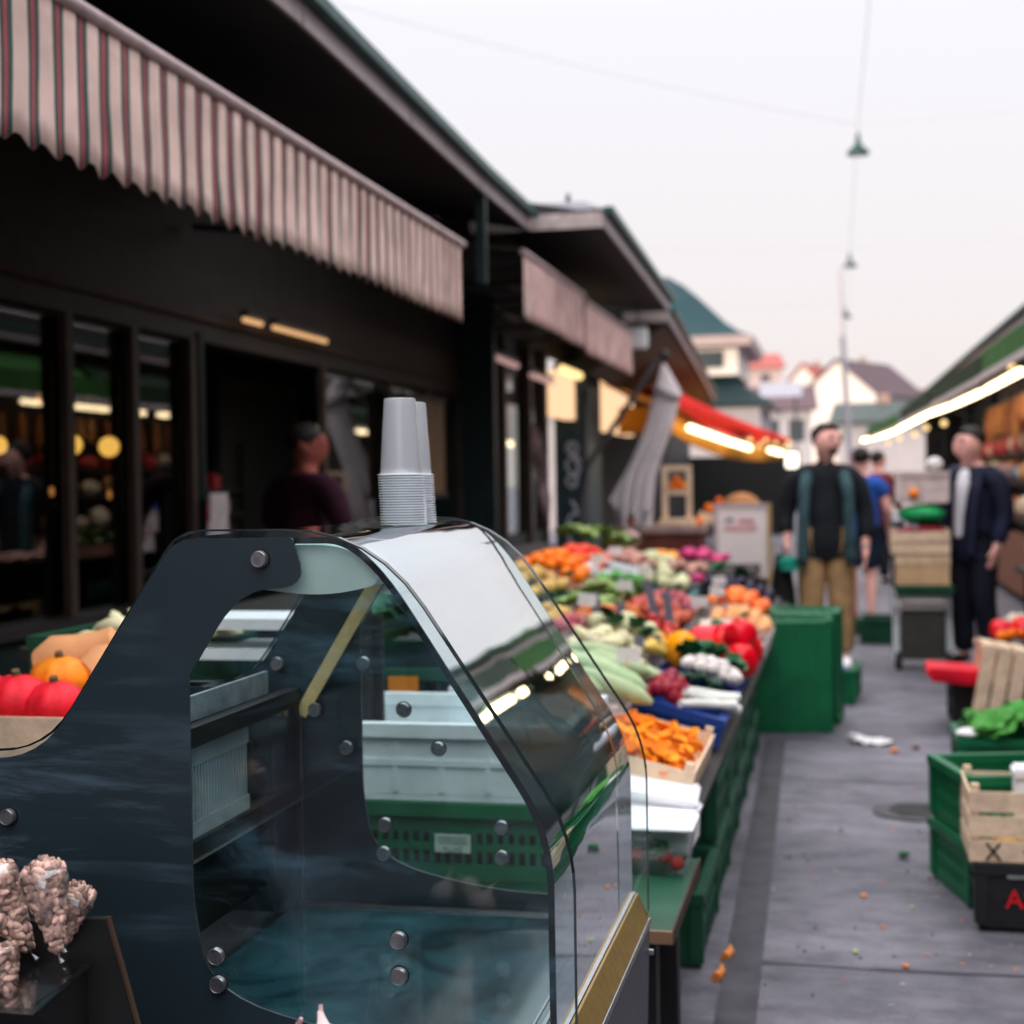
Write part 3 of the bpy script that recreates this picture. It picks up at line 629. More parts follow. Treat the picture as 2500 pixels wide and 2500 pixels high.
# ochre backboard seen between pillar and parasol
MB().box(-2.9, -2.2, 19.6, 19.66, 1.95, 2.3).build('name_board', yel, b3)
bright = emis('bright_tube_glow', (1, .70, .38), 6)
def strip(n_, a, b, lab, r_=.04, m=bright, group='bright tubes under the ochre awning'):
    tubelamp(a, b, lab, m, r_, group)
strip(1, (-1.87, 18.7, 1.98), (-1.62, 22.6, 1.88), 'long bright tube under the ochre awning, nearest the parasol')
strip(2, (-1.6, 22.8, 1.88), (-1.48, 24.6, 1.84), 'short bright tube under the ochre awning, middle one')
strip(3, (-1.25, 26.5, 1.84), (-1.12, 28.6, 1.82), 'bright tube under the far end of the red awning')
for i, (x, y, z) in enumerate([(-1.5, 24.9, 1.98), (-1.38, 25.6, 1.9), (-1.18, 27.4, 1.98), (-1.06, 28.4, 1.92), (-1.3, 26.2, 2.0), (-1.0, 28.9, 2.02)]):
    tag(MB().ball((x, y, z), .04, n=10, k=7).build('bulb', litb, smooth=True), 'warm round bulb under the far end of the ochre awning', 'bulb', 'warm bulbs under the ochre awning')
for i, (x, y, z) in enumerate([(1.3, 20.2, 2.02), (1.2, 22.5, 2.04), (1.12, 24.3, 2.0), (1.0, 27.5, 2.03), (.9, 30.6, 2.02), (1.6, 15.0, 2.35), (1.62, 15.9, 2.3)]):
    tag(MB().ball((x, y, z), .04, n=10, k=7).build('bulb', litb, smooth=True), 'warm round bulb hanging below the tube row on the right', 'bulb', 'warm bulbs on the right row')
fl = thing('work_lamp', 'square white work lamp at the far end of red awning', 'lamp', (-.95, 29, 1.7))
MB().box(-1.06, -.84, 29, 29.06, 1.55, 1.83).build('face', emis('white_lamp_glow', (1, .9, .7), 2.6), fl); MB().box(-1.1, -.8, 29.07, 29.15, 1.52, 1.86).build('housing', dkgrey, fl)

# counter, chair-like frame and basket under the third awning
ct = thing('shop_counter', 'dark red counter with a pale top under the third awning', 'counter', (-1.7, 14.2, 0))
MB().box(-2.06, -1.31, 14.0, 14.6, 0, .82).build('front', M('dark_red_board', (.16, .045, .035), .6), ct)
MB().box(-2.1, -1.27, 13.97, 14.63, .822, .89).build('top', M('pinkish_top', (.42, .28, .25), .5), ct)
wf = thing('wooden_rack', 'upright wooden frame rack standing on the dark red counter', 'rack', (-1.53, 14.2, .89))
for (x0, x1, z0, z1) in ((-1.68, -1.63, .95, 1.46), (-1.45, -1.40, .95, 1.46)): MB().box(x0, x1, 14.1, 14.15, z0, z1).build('upright', wood, wf)
for z in (1.41, 1.18): MB().box(-1.628, -1.452, 14.1, 14.15, z, z+.05).build('rail', wood, wf)
MB().box(-1.7, -1.38, 14.02, 14.3, .891, .95).build('base', wood, wf)
bk = thing('bread_basket', 'heaped brown wicker basket behind the white price board', 'basket', (-.9, 13.6, .7))
MB().ball((-.9, 13.6, 1.0), .2, .2, .2, 14, 8).build('heap', M('brown_bread', (.4, .17, .06), .8), bk, True)
MB().lathe([(.16, .72), (.22, 1.0), (.23, 1.02)], 16, (-.9, 13.6, 0)).build('basket', M('wicker', (.3, .17, .08), .8), bk, True)
MB().box(-1.12, -.68, 13.45, 13.8, 0, .719).build('stand', dkwood, bk)
def blob(name, c, r_, m, label, cat, group=None): return tag(MB().ball(c, r_, n=10, k=7, jit=.1).build(name, m, smooth=True), label, cat, group)
orangem = M('orange_skin', (.9, .19, .004), .5, .1, 20, bump=.1, rnd=.12, spec=.25)

# ------------------------------------------------------------------ folded parasol
pr = thing('folded_parasol', 'folded off white parasol hanging askew from its dark arm', 'parasol', (-2.35, 14.0, 0))
cloth = M('grey_white_parasol_cloth', (.68, .62, .63), .9, .15, 5)
axis = [(-1.64, 14, 2.42), (-1.60, 14, 2.15), (-1.68, 14, 1.85), (-1.80, 14, 1.55), (-1.88, 14, 1.36), (-1.92, 14, 1.14), (-1.93, 14, .98)]
rads = [.02, .125, .115, .115, .125, .135, .13]
pc = MB(); nn = 20
for i, (p, r_) in enumerate(zip(axis, rads)):
    for j in range(nn):
        t = 2*math.pi*j/nn; q = r_*(1+.28*(1 if j % 2 else -1)*min(1, i/4)); zz = (-.1*(1 if j % 4 < 2 else -.6) if i == 6 else 0)
        pc.v.append(Vector((p[0]+q*math.cos(t)+(-.08*(j in (8, 9, 10, 11)) if i == 5 else 0), p[1]+q*math.sin(t)*.8, p[2]+zz)))
for i in range(len(axis)-1):
    for j in range(nn): pc.f.append((i*nn+j, i*nn+(j+1) % nn, (i+1)*nn+(j+1) % nn, (i+1)*nn+j))
pc.build('canopy', cloth, pr, True)
MB().tube([(-1.60, 14, 2.16), (-1.62, 14, 2.12)], .142, 14).build('tie_band', M('grey_band', (.3, .3, .31), .8), pr, True)
MB().tube([(-2.5, 14, .6), (-2.38, 14, 1.46), (-1.72, 14, 2.42), (-1.63, 14, 2.5)], .03, 8).build('arm', M('dark_grey_pole', (.09, .09, .1), .5), pr, True)
MB().tube([(-2.44, 14.05, .02), (-2.40, 14.05, 2.2)], .035, 8).build('pole', MATS['dark_grey_pole'], pr, True)
MB().lathe([(.3, 0), (.3, .06), (.06, .08)], 16, (-2.44, 14.05, 0)).build('foot', dkgrey, pr)
MB().ball((-1.63, 14, 2.5), .05).build('hub', dkgrey, pr, True)

# ------------------------------------------------------------------ right market row
br = thing('market_building', 'market building on the right with green canopies and lit shelves', 'building', (2.6, 18, 0))
re = [(2.0, -4), (1.86, 15.5), (1.775, 21), (1.65, 30.4), (1.5, 36)]
for i in range(len(re)-1):
    a, c = Vector((*re[i], 3.0)), Vector((*re[i+1], 3.0)); n_ = max(1, round((c-a).length/2.4))
    for k in range(n_): MB().beam(a.lerp(c, k/n_)+Vector((0, .01, -.06)), a.lerp(c, (k+1)/n_)+Vector((0, -.01, -.06)), .02, .12).build('fascia_board', fascia, br)
    MB().beam(a+Vector((-.035, 0, .012)), c+Vector((-.035, 0, .012)), .07, .045).build('gutter', gutter, br)
    MB().quad((a.x, a.y, 2.99), (c.x, c.y, 2.99), (6, c.y, 4.0), (6, a.y, 4.0)).build('roof', roofm, br)
    MB().quad((a.x+.01, a.y, 2.88), (c.x+.01, c.y, 2.88), (2.9, c.y, 2.95), (2.9, a.y, 2.95)).build('soffit', soffit, br)
MB().box(2.9, 3.0, -4, 36, 0, 3.4).build('back_wall', dkwood, br)
MB().box(1.9, 2.9, 36, 36.1, 0, 3.2).build('end_wall', dkwood, br)
for y in (8.5, 13.0, 17.3, 21.5, 26.0, 31): MB().box(2.0, 2.1, y, y+.1, 0, 2.9).build('post', dkgreen, br)
gcl = M('green_canopy_cloth', (.009, .028, .009), .8, .25, 3); gcl2 = M('bright_green_canopy_cloth', (.035, .125, .022), .8, .2, 3)
def canopy(x0, x1, xe0, xe1, y0, y1, zb, zf, m, label, lip=greyw):
    t = thing('canopy', label, 'canopy', ((x0+xe0)/2, (y0+y1)/2, zf), 'green canopies on the right')
    o = MB().add([(xe0, y0, zf), (xe1, y1, zf), (x1, y1, zb), (x0, y0, zb), (xe0, y0, zf-.02), (xe1, y1, zf-.02), (x1, y1, zb-.02), (x0, y0, zb-.02)],
             [(0, 1, 2, 3), (4, 7, 6, 5), (0, 4, 5, 1), (1, 5, 6, 2), (2, 6, 7, 3), (3, 7, 4, 0)]).build('cloth', m, t)
    MB().beam((xe0, y0, zf+.05), (xe1, y1, zf+.05), .02, .2).build('valance', m, t)
    MB().beam((xe0-.012, y0, zf-.09), (xe1-.012, y1, zf-.09), .02, .06).build('valance_lip', lip, t)
    MB().beam((xe0, y0+.05, zf-.02), (x0+.1, y0+.05, zf-.3), .025).build('arm', dkgrey, t)
    return t
canopy(2.0, 1.95, 1.45, 1.4, 7.0, 11.2, 2.75, 2.38, M('grey_green_canopy_cloth', (.05, .075, .05), .8, .25, 3), 'green canopy over the nearest right hand stall')
canopy(1.95, 1.9, 1.42, 1.33, 11.5, 15.0, 2.74, 2.36, gcl2, 'bright green canopy with a white lip, right edge of view')
canopy(1.9, 1.8, 1.34, 1.18, 15.3, 20.5, 2.72, 2.36, gcl, 'dark green canopy beyond the bright green one')
canopy(1.8, 1.68, 1.18, .98, 20.9, 26.5, 2.7, 2.34, gcl, 'dark green canopy halfway down the right row')
canopy(1.65, 1.45, .95, .55, 27, 34.5, 2.6, 2.3, gcl2, 'small bright green canopy at the far end of right row')
rt = [(1.55, 9.0, 2.24), (1.53, 11.6, 2.23), (1.515, 13.3, 2.21), (1.45, 16.2, 2.2), (1.34, 19.2, 2.2), (1.18, 21.6, 2.2), (1.08, 25.0, 2.2), (.93, 30.0, 2.2), (.72, 32.5, 2.2), (.45, 35.2, 2.2)]
hot = emis('hot_tube_glow', (1, .74, .42), 7)
for i in range(len(rt)-1):
    a, b_ = Vector(rt[i]), Vector(rt[i+1]); d = (b_-a)*(.3 if i < 2 else .06)
    tubelamp(a+d, b_-d, '%s bright tube in the long row under the right hand canopies' % ['first', 'second', 'third', 'fourth', 'fifth', 'sixth', 'seventh', 'eighth', 'last'][i], hot, .03, 'tubes under the right canopies')
for i, (x, y, z) in enumerate([(1.6, 12.6, 2.42), (1.6, 13.2, 2.42), (1.62, 12.2, 2.47), (1.7, 12.4, 2.62)]):
    tag(MB().ball((x, y, z), .04).build('bulb', M('orange_lit_bulb', (.6, .2, .1), .4, emit=((1, .42, .2), .9)), smooth=True), 'round orange bulb under the bright green canopy', 'bulb', 'orange bulbs on the right')
# shelves with goods on the right
sh = thing('shop_shelf', 'brown stepped shelves of the right hand stall behind the suited man', 'shelf', (1.95, 17, 0))
for (x, z) in ((1.75, .84), (1.8, 1.22), (1.85, 1.52)): MB().box(x, x+.45, 12.2, 24, z, z+.03).build('shelf_board', brownw, sh)
MB().box(1.74, 1.78, 12.2, 24, .1, .72).build('front_board', M('rust_brown_board', (.2, .085, .055), .7), sh)
for y in (12.3, 15.5, 18.6, 21.8): MB().box(1.95, 2.02, y, y+.07, 0, 2.3).build('upright', dkwood, sh)
MB().box(2.4, 2.45, 12.2, 24, 0, 2.6).build('back_board', brownw, sh)
warmlit = M('warm_brown_goods', (.5, .2, .07), .6, .3, 12, rnd=.3); redg = M('red_goods', (.6, .05, .05), .5, .2, 12, rnd=.2); crg = M('cream_goods', (.65, .5, .35), .6, .15, 12, rnd=.2); blg = M('blue_goods', (.05, .2, .42), .5, .15, 12, rnd=.2)
rs = random.Random(3)
for row, (x, z, ms) in enumerate([(1.82, .87, [crg, warmlit, redg, crg]), (1.86, 1.25, [blg, crg, warmlit]), (1.9, 1.55, [redg, redg, crg, redg])]):
    y = 12.4
    while y < 23.4:
        m_ = rs.choice(ms); w_ = rs.uniform(.1, .22); h_ = rs.uniform(.14, .26); nm = m_.name.split('_')[0]
        o = MB().ball((x, y, z+h_/2), .1, w_*.9, h_/2, 10, 6).build('goods_bag', m_, smooth=True)
        tag(o, '%s bag of goods on the %s shelf of the right stall' % (nm, ['lowest', 'middle', 'top'][row]), 'bag', '%s bags on the %s right shelf' % (nm, ['lowest', 'middle', 'top'][row]))
        y += w_*2+rs.uniform(.05, .2)
y = 12.6
while y < 19:
    h_ = rs.uniform(.25, .42)
    o = MB().lathe([(.045, -h_), (.055, -h_*.6), (.03, -h_*.1), (.012, 0)], 8, (1.75, y, 2.12)).build('hanging_sausage', warmlit, smooth=True)
    tag(o, 'brown orange sausage hanging over the right hand shelves', 'sausage', 'hanging sausages on the right'); y += rs.uniform(.22, .42)
rail = tag(MB().tube([(1.75, 12.3, 2.13), (1.75, 19.2, 2.13)], .012, 6).build('hanging_rail', dkgrey), 'thin rail the sausages hang from on the right', 'rail')
wb = thing('plastic_bag', 'plump white plastic bag at the right edge of the view', 'bag', (1.12, 8.9, .82))
MB().ball((1.14, 8.9, .9), .12, .12, .13, 12, 8, jit=.1).build('body', M('thin_white_plastic', (.7, .75, .82), .4), wb, True); MB().tube([(1.14, 8.9, 1.02), (1.16, 8.9, 1.1), (1.19, 8.9, 1.02)], .008, 6).build('handle', MATS['thin_white_plastic'], wb)
ht = thing('hand_cart_table', 'dark folding table under the white plastic bag at right', 'table', (1.25, 8.95, 0))
MB().box(1.0, 1.5, 8.6, 9.3, .74, .77).build('top', dkwood, ht)
for (x, y) in ((1.06, 8.66), (1.44, 8.66), (1.06, 9.24), (1.44, 9.24)): MB().box(x-.015, x+.015, y-.015, y+.015, 0, .739).build('leg', dkgrey, ht)
# ------------------------------------------------------------------ crates
def wood_crate(name, label, w, d, h, m, nslat=2, group=None, bottom=True):
    """open slatted crate, base centre at the origin"""
    t = thing(name, label, 'crate', (0, 0, 0), group); p = .022
    for sx in (-1, 1):
        for sy in (-1, 1): MB().box(sx*w/2-(p if sx > 0 else 0), sx*w/2+(0 if sx > 0 else p), sy*d/2-(p if sy > 0 else 0), sy*d/2+(0 if sy > 0 else p), 0, h+.02).build('corner_post', m, t)
    sh_ = (h-.012*(nslat-1))/nslat
    for i in range(nslat):
        z0 = i*(sh_+.012)
        for sy in (-1, 1): y = sy*(d/2+.004); MB().box(-w/2-.008, w/2+.008, y-.003, y+.003, z0, z0+sh_).build('slat', m, t)
        for sx in (-1, 1): x = sx*(w/2+.004); MB().box(x-.003, x+.003, -d/2, d/2, z0, z0+sh_).build('slat', m, t)
    if bottom: MB().box(-w/2+.002, w/2-.002, -d/2+.002, d/2-.002, .002, .008).build('base_board', m, t)
    return t
def plastic_crate(name, label, w, d, h, m, group=None, grid=False, nv=12):
    t = thing(name, label, 'crate', (0, 0, 0), group); q = .012
    MB().box(-w/2, w/2, -d/2, d/2, 0, .012).build('base', m, t)
    rim = MB()
    for sy in (-1, 1): rim.box(-w/2-.014, w/2+.014, sy*d/2-.014, sy*d/2+.014, h-.03, h)
    for sx in (-1, 1): rim.box(sx*w/2-.0141, sx*w/2+.0141, -d/2+.014, d/2-.014, h-.0301, h+.0002)
    rim.build('rim', m, t)
    for sx in (-1, 1):
        for sy in (-1, 1): MB().obox((sx*(w/2-.008), sy*(d/2-.008), h/2-.01), .036, .036, h-.045).build('corner_post', m, t)
    for ax in (0, 1):
        for s_ in (-1, 1):
            b = MB(); L_ = (w if ax == 0 else d)-.04; o_ = s_*((d if ax == 0 else w)/2-.004)
            def bar(a0, a1, z0, z1, th=.006):
                if ax == 0: b.box(a0, a1, o_-th, o_+th, z0, z1)
                else: b.box(o_-th, o_+th, a0, a1, z0, z1)
            if grid:
                bar(-L_/2, L_/2, .013, .045); bar(-L_/2, L_/2, h*.42, h*.42+.016, .0062); bar(-L_/2, L_/2, h-.065, h-.031)
                for k in range(nv+1): x = -L_/2+L_*k/nv; bar(x-.005, x+.005, .046, h-.066, .0058)
            else:
                bar(-L_/2, L_/2, .013, h-.031, .004)
                bar(-L_/2+.02, L_/2-.02, h*.45, h*.45+.014, .0085)
                for k in range(5): x = -L_/2+L_*(k+.5)/5; bar(x-.006, x+.006, .02, h-.035, .0075)
            b.build('wall', m, t)
    return t
def put(t, loc, rot=(0, 0, 0)): t.location = loc; t.rotation_euler = rot; return t

# ------------------------------------------------------------------ produce shapes (unit protos, kept as mesh data)
def mesh_of(mb, name, mat):
    o = mb.build(name, mat, smooth=True); me = o.data; bpy.data.objects.remove(o); return me
def veg(name, rgb, rough=.45, var=.15, sc_=14, rnd=.15, bump=.08): return M(name, rgb, min(.7, rough+.1), var, sc_, bump=bump, rnd=rnd, spec=.28)
leafm = veg('leaf_green', (.08, .30, .05), .6, .35, 18, .25, .3); dleaf = veg('dark_leaf_green', (.025, .13, .05), .55, .35, 18, .25, .3); pleaf = veg('pale_leaf_green', (.28, .38, .12), .6, .3, 18, .25, .3)
PROD = {}
def round_mb(r_, flat=1., dip=.0, lobes=0, amp=.0, n=12, k=8):
    b = MB()
    for i in range(k+1):
        ph = math.pi*i/k
        for j in range(n):
            t = 2*math.pi*j/n; q = r_*math.sin(ph)*(1+amp*math.cos(lobes*t)) ; z = -r_*flat*math.cos(ph)
            if i == k: z -= dip*r_
            b.v.append(Vector((q*math.cos(t), q*math.sin(t), z)))
    for i in range(k):
        for j in range(n): b.f.append((i*n+j, i*n+(j+1) % n, (i+1)*n+(j+1) % n, (i+1)*n+j))
    return b
def long_mb(L_, r_, bend=.1, n=8, taper=.6): return MB().tube([(-L_/2+L_*i/6, bend*L_*math.sin(math.pi*i/6)*.3, .02*L_*math.sin(math.pi*i/6)) for i in range(7)], [r_*taper*.5, r_*.9, r_, r_, r_, r_*.9, r_*taper*.4], n)
def leafy(r_, nl, curl=.6, seed=1):
    rr = random.Random(seed); b = MB()
    for i in range(nl):
        a = rr.uniform(0, 6.28); tilt = rr.uniform(.2, 1.2); L_ = r_*rr.uniform(.7, 1.15); w_ = L_*rr.uniform(.35, .6)
        d = Vector((math.cos(a), math.sin(a), 0)); s_ = Vector((-math.sin(a), math.cos(a), 0)); base = len(b.v)
        for k in range(5):
            t = k/4; c = d*(L_*t*math.cos(tilt*(1-curl*t*.5)))+Vector((0, 0, L_*t*math.sin(tilt)*(1-.45*t*t)+rr.uniform(-.05, .05)*r_)); ww = w_*math.sin(math.pi*(.12+.83*t))
            b.v += [c-s_*ww+Vector((0, 0, rr.uniform(0, .3)*ww)), c, c+s_*ww+Vector((0, 0, rr.uniform(0, .3)*ww))]
        for k in range(4):
            for j in range(2): b.f.append((base+k*3+j, base+k*3+j+1, base+k*3+j+4, base+k*3+j+3))
    return b
def lump(r_, amp=.25, flat=.8, seed=0, n=14, k=9):
    b = round_mb(r_, flat, n=n, k=k)
    for i, p in enumerate(b.v): b.v[i] = p*(1+amp*noise.noise(p*(2.6/r_)+Vector((seed*7.3, 0, 0))))
    return b
def reg(key, mb, mat, word, cat): PROD[key] = (mesh_of(mb, word, mat), word, cat)
reg('orange', round_mb(.038), orangem, 'orange', 'fruit')
reg('redorange', round_mb(.036, .9, .15), veg('red_orange_skin', (.85, .065, .006), .35), 'tomato', 'vegetable')
reg('tomato', round_mb(.03, .85, .2), veg('tomato_skin', (.5, .03, .015), .3), 'tomato', 'vegetable')
reg('apple', round_mb(.036, .92, .3), veg('apple_skin', (.52, .09, .05), .35, .35, 9), 'apple', 'fruit')
reg('peach', round_mb(.038, .95, .15), veg('peach_skin', (.8, .38, .16), .7, .3, 7), 'peach', 'fruit')
reg('yapple', round_mb(.036, .92, .3), veg('yellow_apple_skin', (.66, .42, .12), .4, .3, 7), 'apple', 'fruit')
reg('persimmon', round_mb(.042, .85, .2), veg('persimmon_skin', (.95, .19, .035), .4), 'persimmon', 'fruit')
reg('potato', lump(.034, .2, .8, 3), veg('potato_skin', (.5, .25, .2), .75, .25, 12), 'potato', 'vegetable')
reg('pear', MB().lathe([(.004, -.034), (.026, -.03), (.036, -.008), (.03, .018), (.016, .04), (.012, .052), (.003, .056)], 10), veg('pear_skin', (.6, .5, .18), .5), 'pear', 'fruit')
reg('redpepper', round_mb(.046, 1.15, .35, 4, .14, 16, 9), veg('red_pepper_skin', (.80, .003, .014), .22, .12, 10, .1, .02), 'red_pepper', 'vegetable')
reg('yellowpepper', round_mb(.05, 1.2, .35, 4, .12, 16, 9), veg('yellow_pepper_skin', (.95, .37, .004), .22, .1, 10, .06, .02), 'yellow_pepper', 'vegetable')
reg('cauliflower', lump(.055, .3, .75, 5, 18, 11), veg('cauliflower_white', (.74, .66, .54), .8, .12, 40, .06, .5), 'cauliflower', 'vegetable')
reg('endive', MB().lathe([(.006, -.055), (.024, -.04), (.03, -.005), (.02, .035), (.004, .06)], 10, m=Matrix.Rotation(R(80), 3, 'Y')), veg('endive_pale_yellow', (.68, .64, .4), .5), 'endive', 'vegetable')
reg('zucchini', long_mb(.22, .026, .2), veg('pale_zucchini_skin', (.42, .55, .3), .4, .3, 6), 'zucchini', 'vegetable')
reg('cucumber', long_mb(.2, .021, .15), veg('dark_cucumber_skin', (.012, .05, .03), .35), 'cucumber', 'vegetable')
reg('fennel', lump(.03, .18, .95, 9), veg('bulb_white', (.72, .66, .62), .5, .1), 'white_onion', 'vegetable')
reg('beet', round_mb(.022, 1.05, 0), veg('radish_dark_red', (.28, .01, .03), .4), 'radish', 'vegetable')
reg('leek', MB().tube([(-.11, 0, 0), (-.05, .004, .004), (.02, 0, .006), (.08, -.01, .01)], [.012, .014, .013, .016], 8), veg('leek_white', (.72, .74, .68), .45), 'leek', 'vegetable')
reg('carrot', long_mb(.15, .017, .1, 8, .3), veg('carrot_orange', (.6, .16, .04), .5), 'carrot', 'vegetable')
reg('chanterelle', MB().lathe([(.006, -.03), (.009, -.01), (.016, .006), (.031, .016), (.028, .021), (.012, .012), (.004, .006)], 9, m=Matrix.Rotation(.6, 3, 'X')), veg('chanterelle_orange', (.9, .27, .008), .65, .25, 12, .25), 'chanterelle', 'mushroom')
reg('lettuce', leafy(.1, 26, .7, 2), leafm, 'lettuce', 'vegetable')
reg('pale_lettuce', leafy(.085, 24, .7, 3), pleaf, 'lettuce', 'vegetable')
reg('parsley', leafy(.06, 26, .4, 4), dleaf, 'parsley_bunch', 'herb')
reg('cabbage', lump(.05, .12, .9, 8), veg('pale_cabbage', (.62, .62, .36), .6), 'cabbage', 'vegetable')
reg('grape', round_mb(.013), veg('dark_grape_skin', (.03, .02, .05), .35), 'grape', 'fruit')
reg('corn', long_mb(.16, .022, .02), veg('corn_yellow', (.75, .5, .1), .5), 'corn_cob', 'vegetable')
reg('plum', round_mb(.025, .95), veg('pink_plum_skin', (.45, .1, .12), .45), 'plum', 'fruit')
reg('pinkpack', lump(.05, .2, .6, 4), veg('magenta_wrap', (.62, .05, .2), .5), 'wrapped_pack', 'packet')
for me, w_, c_ in PROD.values(): pass
TH = math.atan(.25); SDIR = Vector((-math.cos(TH), 0, math.sin(TH))); NDIR = Vector((math.sin(TH), 0, math.cos(TH)))
def D(u, v, w=0.): return Vector((-.38, v, .475))+SDIR*u+NDIR*w
def produce(key, loc, label, group=None, rot=None, s=1.):
    me, w_, c_ = PROD[key]; o = bpy.data.objects.new(w_, me); COL.objects.link(o); o.location = loc
    o.rotation_euler = rot if rot is not None else (random.uniform(-.5, .5), random.uniform(-.5, .5), random.uniform(0, 6.28)); o.scale = (s,)*3
    return tag(o, label, c_, group)
def heap(key, uc, vc, w, d, z, n, label, group, r_=.04, mound=.05, s=1., along=None, frame=D):
    """n pieces of produce in a mound filling a w x d footprint"""
    if n > 5 and s <= 1.25 and key not in ('grape', 'beet', 'lettuce', 'redpepper', 'zucchini', 'leek', 'chanterelle'): n = int(n*1.4); s *= .86
    nx = max(1, int(round(math.sqrt(n*w/d)))); ny = max(1, math.ceil(n/nx)); cnt = 0
    for i in range(nx):
        for j in range(ny):
            if cnt >= n: return
            fu = (i+.5+random.uniform(-.25, .25))/nx-.5; fv = (j+.5+random.uniform(-.25, .25))/ny-.5
            h_ = mound*(1-(2*fu)**2)*(1-.5*(2*fv)**2)+random.uniform(-.006, .014)
            rot = None if along is None else (random.uniform(-.15, .15), random.uniform(-.15, .15)+(TH if frame is D else 0), along+random.uniform(-.2, .2))
            produce(key, frame(uc+fu*w, vc+fv*d, z+h_), label, group, rot, s*random.uniform(.8, 1.15)); cnt += 1
def crate_at(t, u, v, w=.004): return put(t, D(u, v, w), (0, TH, 0))

# sloping fruit stall
st = thing('market_stall', 'long sloping fruit stall table along the left of the lane', 'stall', (-1.1, 6.5, 0))
MB().add([D(-.02, 3.45, 0), D(-.02, 10.2, 0), D(1.75, 10.2, 0), D(1.75, 3.45, 0), D(-.02, 3.45, -.03), D(-.02, 10.2, -.03), D(1.75, 10.2, -.03), D(1.75, 3.45, -.03)],
         [(0, 1, 2, 3), (7, 6, 5, 4), (0, 4, 5, 1), (3, 2, 6, 7), (1, 5, 6, 2), (0, 3, 7, 4)]).build('table_top', dkwood, st)
for y in (3.6, 5.2, 6.8, 8.4, 10.0):
    MB().box(-.47, -.42, y, y+.05, 0, .44).build('leg', dkgrey, st)
    MB().box(-1.9, -1.85, y, y+.05, 0, .8).build('leg', dkgrey, st)
MB().box(-.56, -.54, 3.5, 10.1, .02, .43).build('skirt_cloth', black, st)
for i, (y, lab) in enumerate([(4.2, 'nearest'), (4.75, 'second'), (5.3, 'third'), (5.85, 'fourth'), (6.4, 'fifth'), (6.95, 'farthest')]):
    for k in range(2):
        if i == 0 and k: continue
        put(plastic_crate('plastic_crate', '%s dark green crate %s under the stall edge' % (lab, 'on the ground' if k == 0 else 'stacked on another'), .14, .5, .2, gplast2, 'green crates under the stall'), (-.455-.006*i, y, .002+.2*k))
t2 = thing('stall_table', 'low level stall table with dark green cover behind the glass case', 'table', (-.8, 3.05, 0))
MB().box(-1.5, -.335, 2.86, 3.43, .40, .428).build('top', gplast2, t2)
MB().box(-.334, -.330, 2.86, 3.43, .40, .43).build('edge_strip', brownw, t2)
MB().box(-.40, -.331, 2.852, 2.859, .405, .43).build('edge_strip', M('tan_edge', (.3, .17, .1), .6), t2)
for (x, y) in ((-.40, 2.93), (-.40, 3.3), (-1.4, 2.93), (-1.4, 3.3)): MB().box(x-.03, x+.03, y-.03, y+.03, 0, .399).build('leg', black, t2)
MB().box(-1.45, -.46, 2.89, 2.91, .03, .39).build('skirt_cloth', black, t2)
ug = plastic_crate('plastic_crate', 'dark green crate on the ground under the stall table', .3, .4, .2, gplast2); put(ug, (-.62, 3.2, 0))

# --- front row beside the lane
fb = thing('foam_box', 'white foam box with its lid beside the wooden mushroom crate', 'box', (0, 0, 0))
MB().box(-.12, .12, -.11, .11, 0, .07).build('body', foam, fb, bevel=.006); MB().box(-.125, .125, -.115, .115, .071, .09).build('lid', foam, fb, bevel=.006)
put(fb, (-.49, 3.65, .462), (0, TH*.6, .05))
fb2 = inst(fb, (-.47, 3.53, .436), (0, .05, -.03), .96, 'white foam box at the near end of stall, in front of the other')
gl_leaf = produce('parsley', (-.60, 3.6, .56), 'dark green leaves tucked between the white foam boxes', None, (0, 0, 0), .9)
clr = glass('clear_plastic', (.93, .95, .95), .08, 3., smudge=.55, scol=(.75, .74, .76), sscale=5)
tub = thing('salad_tub', 'clear plastic lidded tub of salad at the near stall corner', 'tub', (-.47, 3.08, .43))
MB().prism_y([(-.555, .432), (-.35, .432), (-.335, .528), (-.565, .528)], 3.26, 3.41).build('body', clr, tub)
MB().box(-.57, -.33, 3.25, 3.42, .529, .536).build('lid', wplast, tub, bevel=.003)
heap('parsley', -.455, 3.34, .16, .1, .46, 5, 'green salad leaves inside the clear plastic tub', 'salad leaves in the tub', mound=.03, s=.6, frame=lambda u, v, w: Vector((u, v, w)))
for i, (x, y) in enumerate([(-.37, 3.29), (-.40, 3.31), (-.46, 3.28)]): produce('tomato', (x, y, .452+.008*i), 'small red tomato in the clear salad tub', 'tomatoes in the salad tub', s=.6)
wc = wood_crate('wooden_crate', 'pale wooden crate of orange mushrooms with white paper dividers', .30, .58, .085, wood, 1); crate_at(wc, .17, 4.03)
for v_ in (3.88, 4.07): tag(MB().obox((0, 0, 0), .27, .03, .07, Matrix.Rotation(TH, 3, 'Y')).build('paper_divider', paper, loc=D(.17, v_, .06)), 'white paper divider between the orange mushrooms', 'paper', 'paper dividers in the mushroom crate')
for v_ in (3.82, 3.97, 4.18): heap('chanterelle', .17, v_, .25, .15, .06, 40, 'orange chanterelle in the wooden crate by the lane', 'chanterelles', mound=.03, s=.8)
bc = plastic_crate('plastic_crate', 'blue crate of radishes, leeks, cucumbers and white onions', .27, .66, .1, bplast); crate_at(bc, .145, 4.85)
heap('beet', .20, 4.66, .12, .22, .1, 46, 'dark red radish in the blue crate', 'radishes', mound=.06)
heap('leek', .06, 4.66, .06, .16, .11, 5, 'white leek lying in the blue crate corner', 'leeks', mound=.02, along=.5)
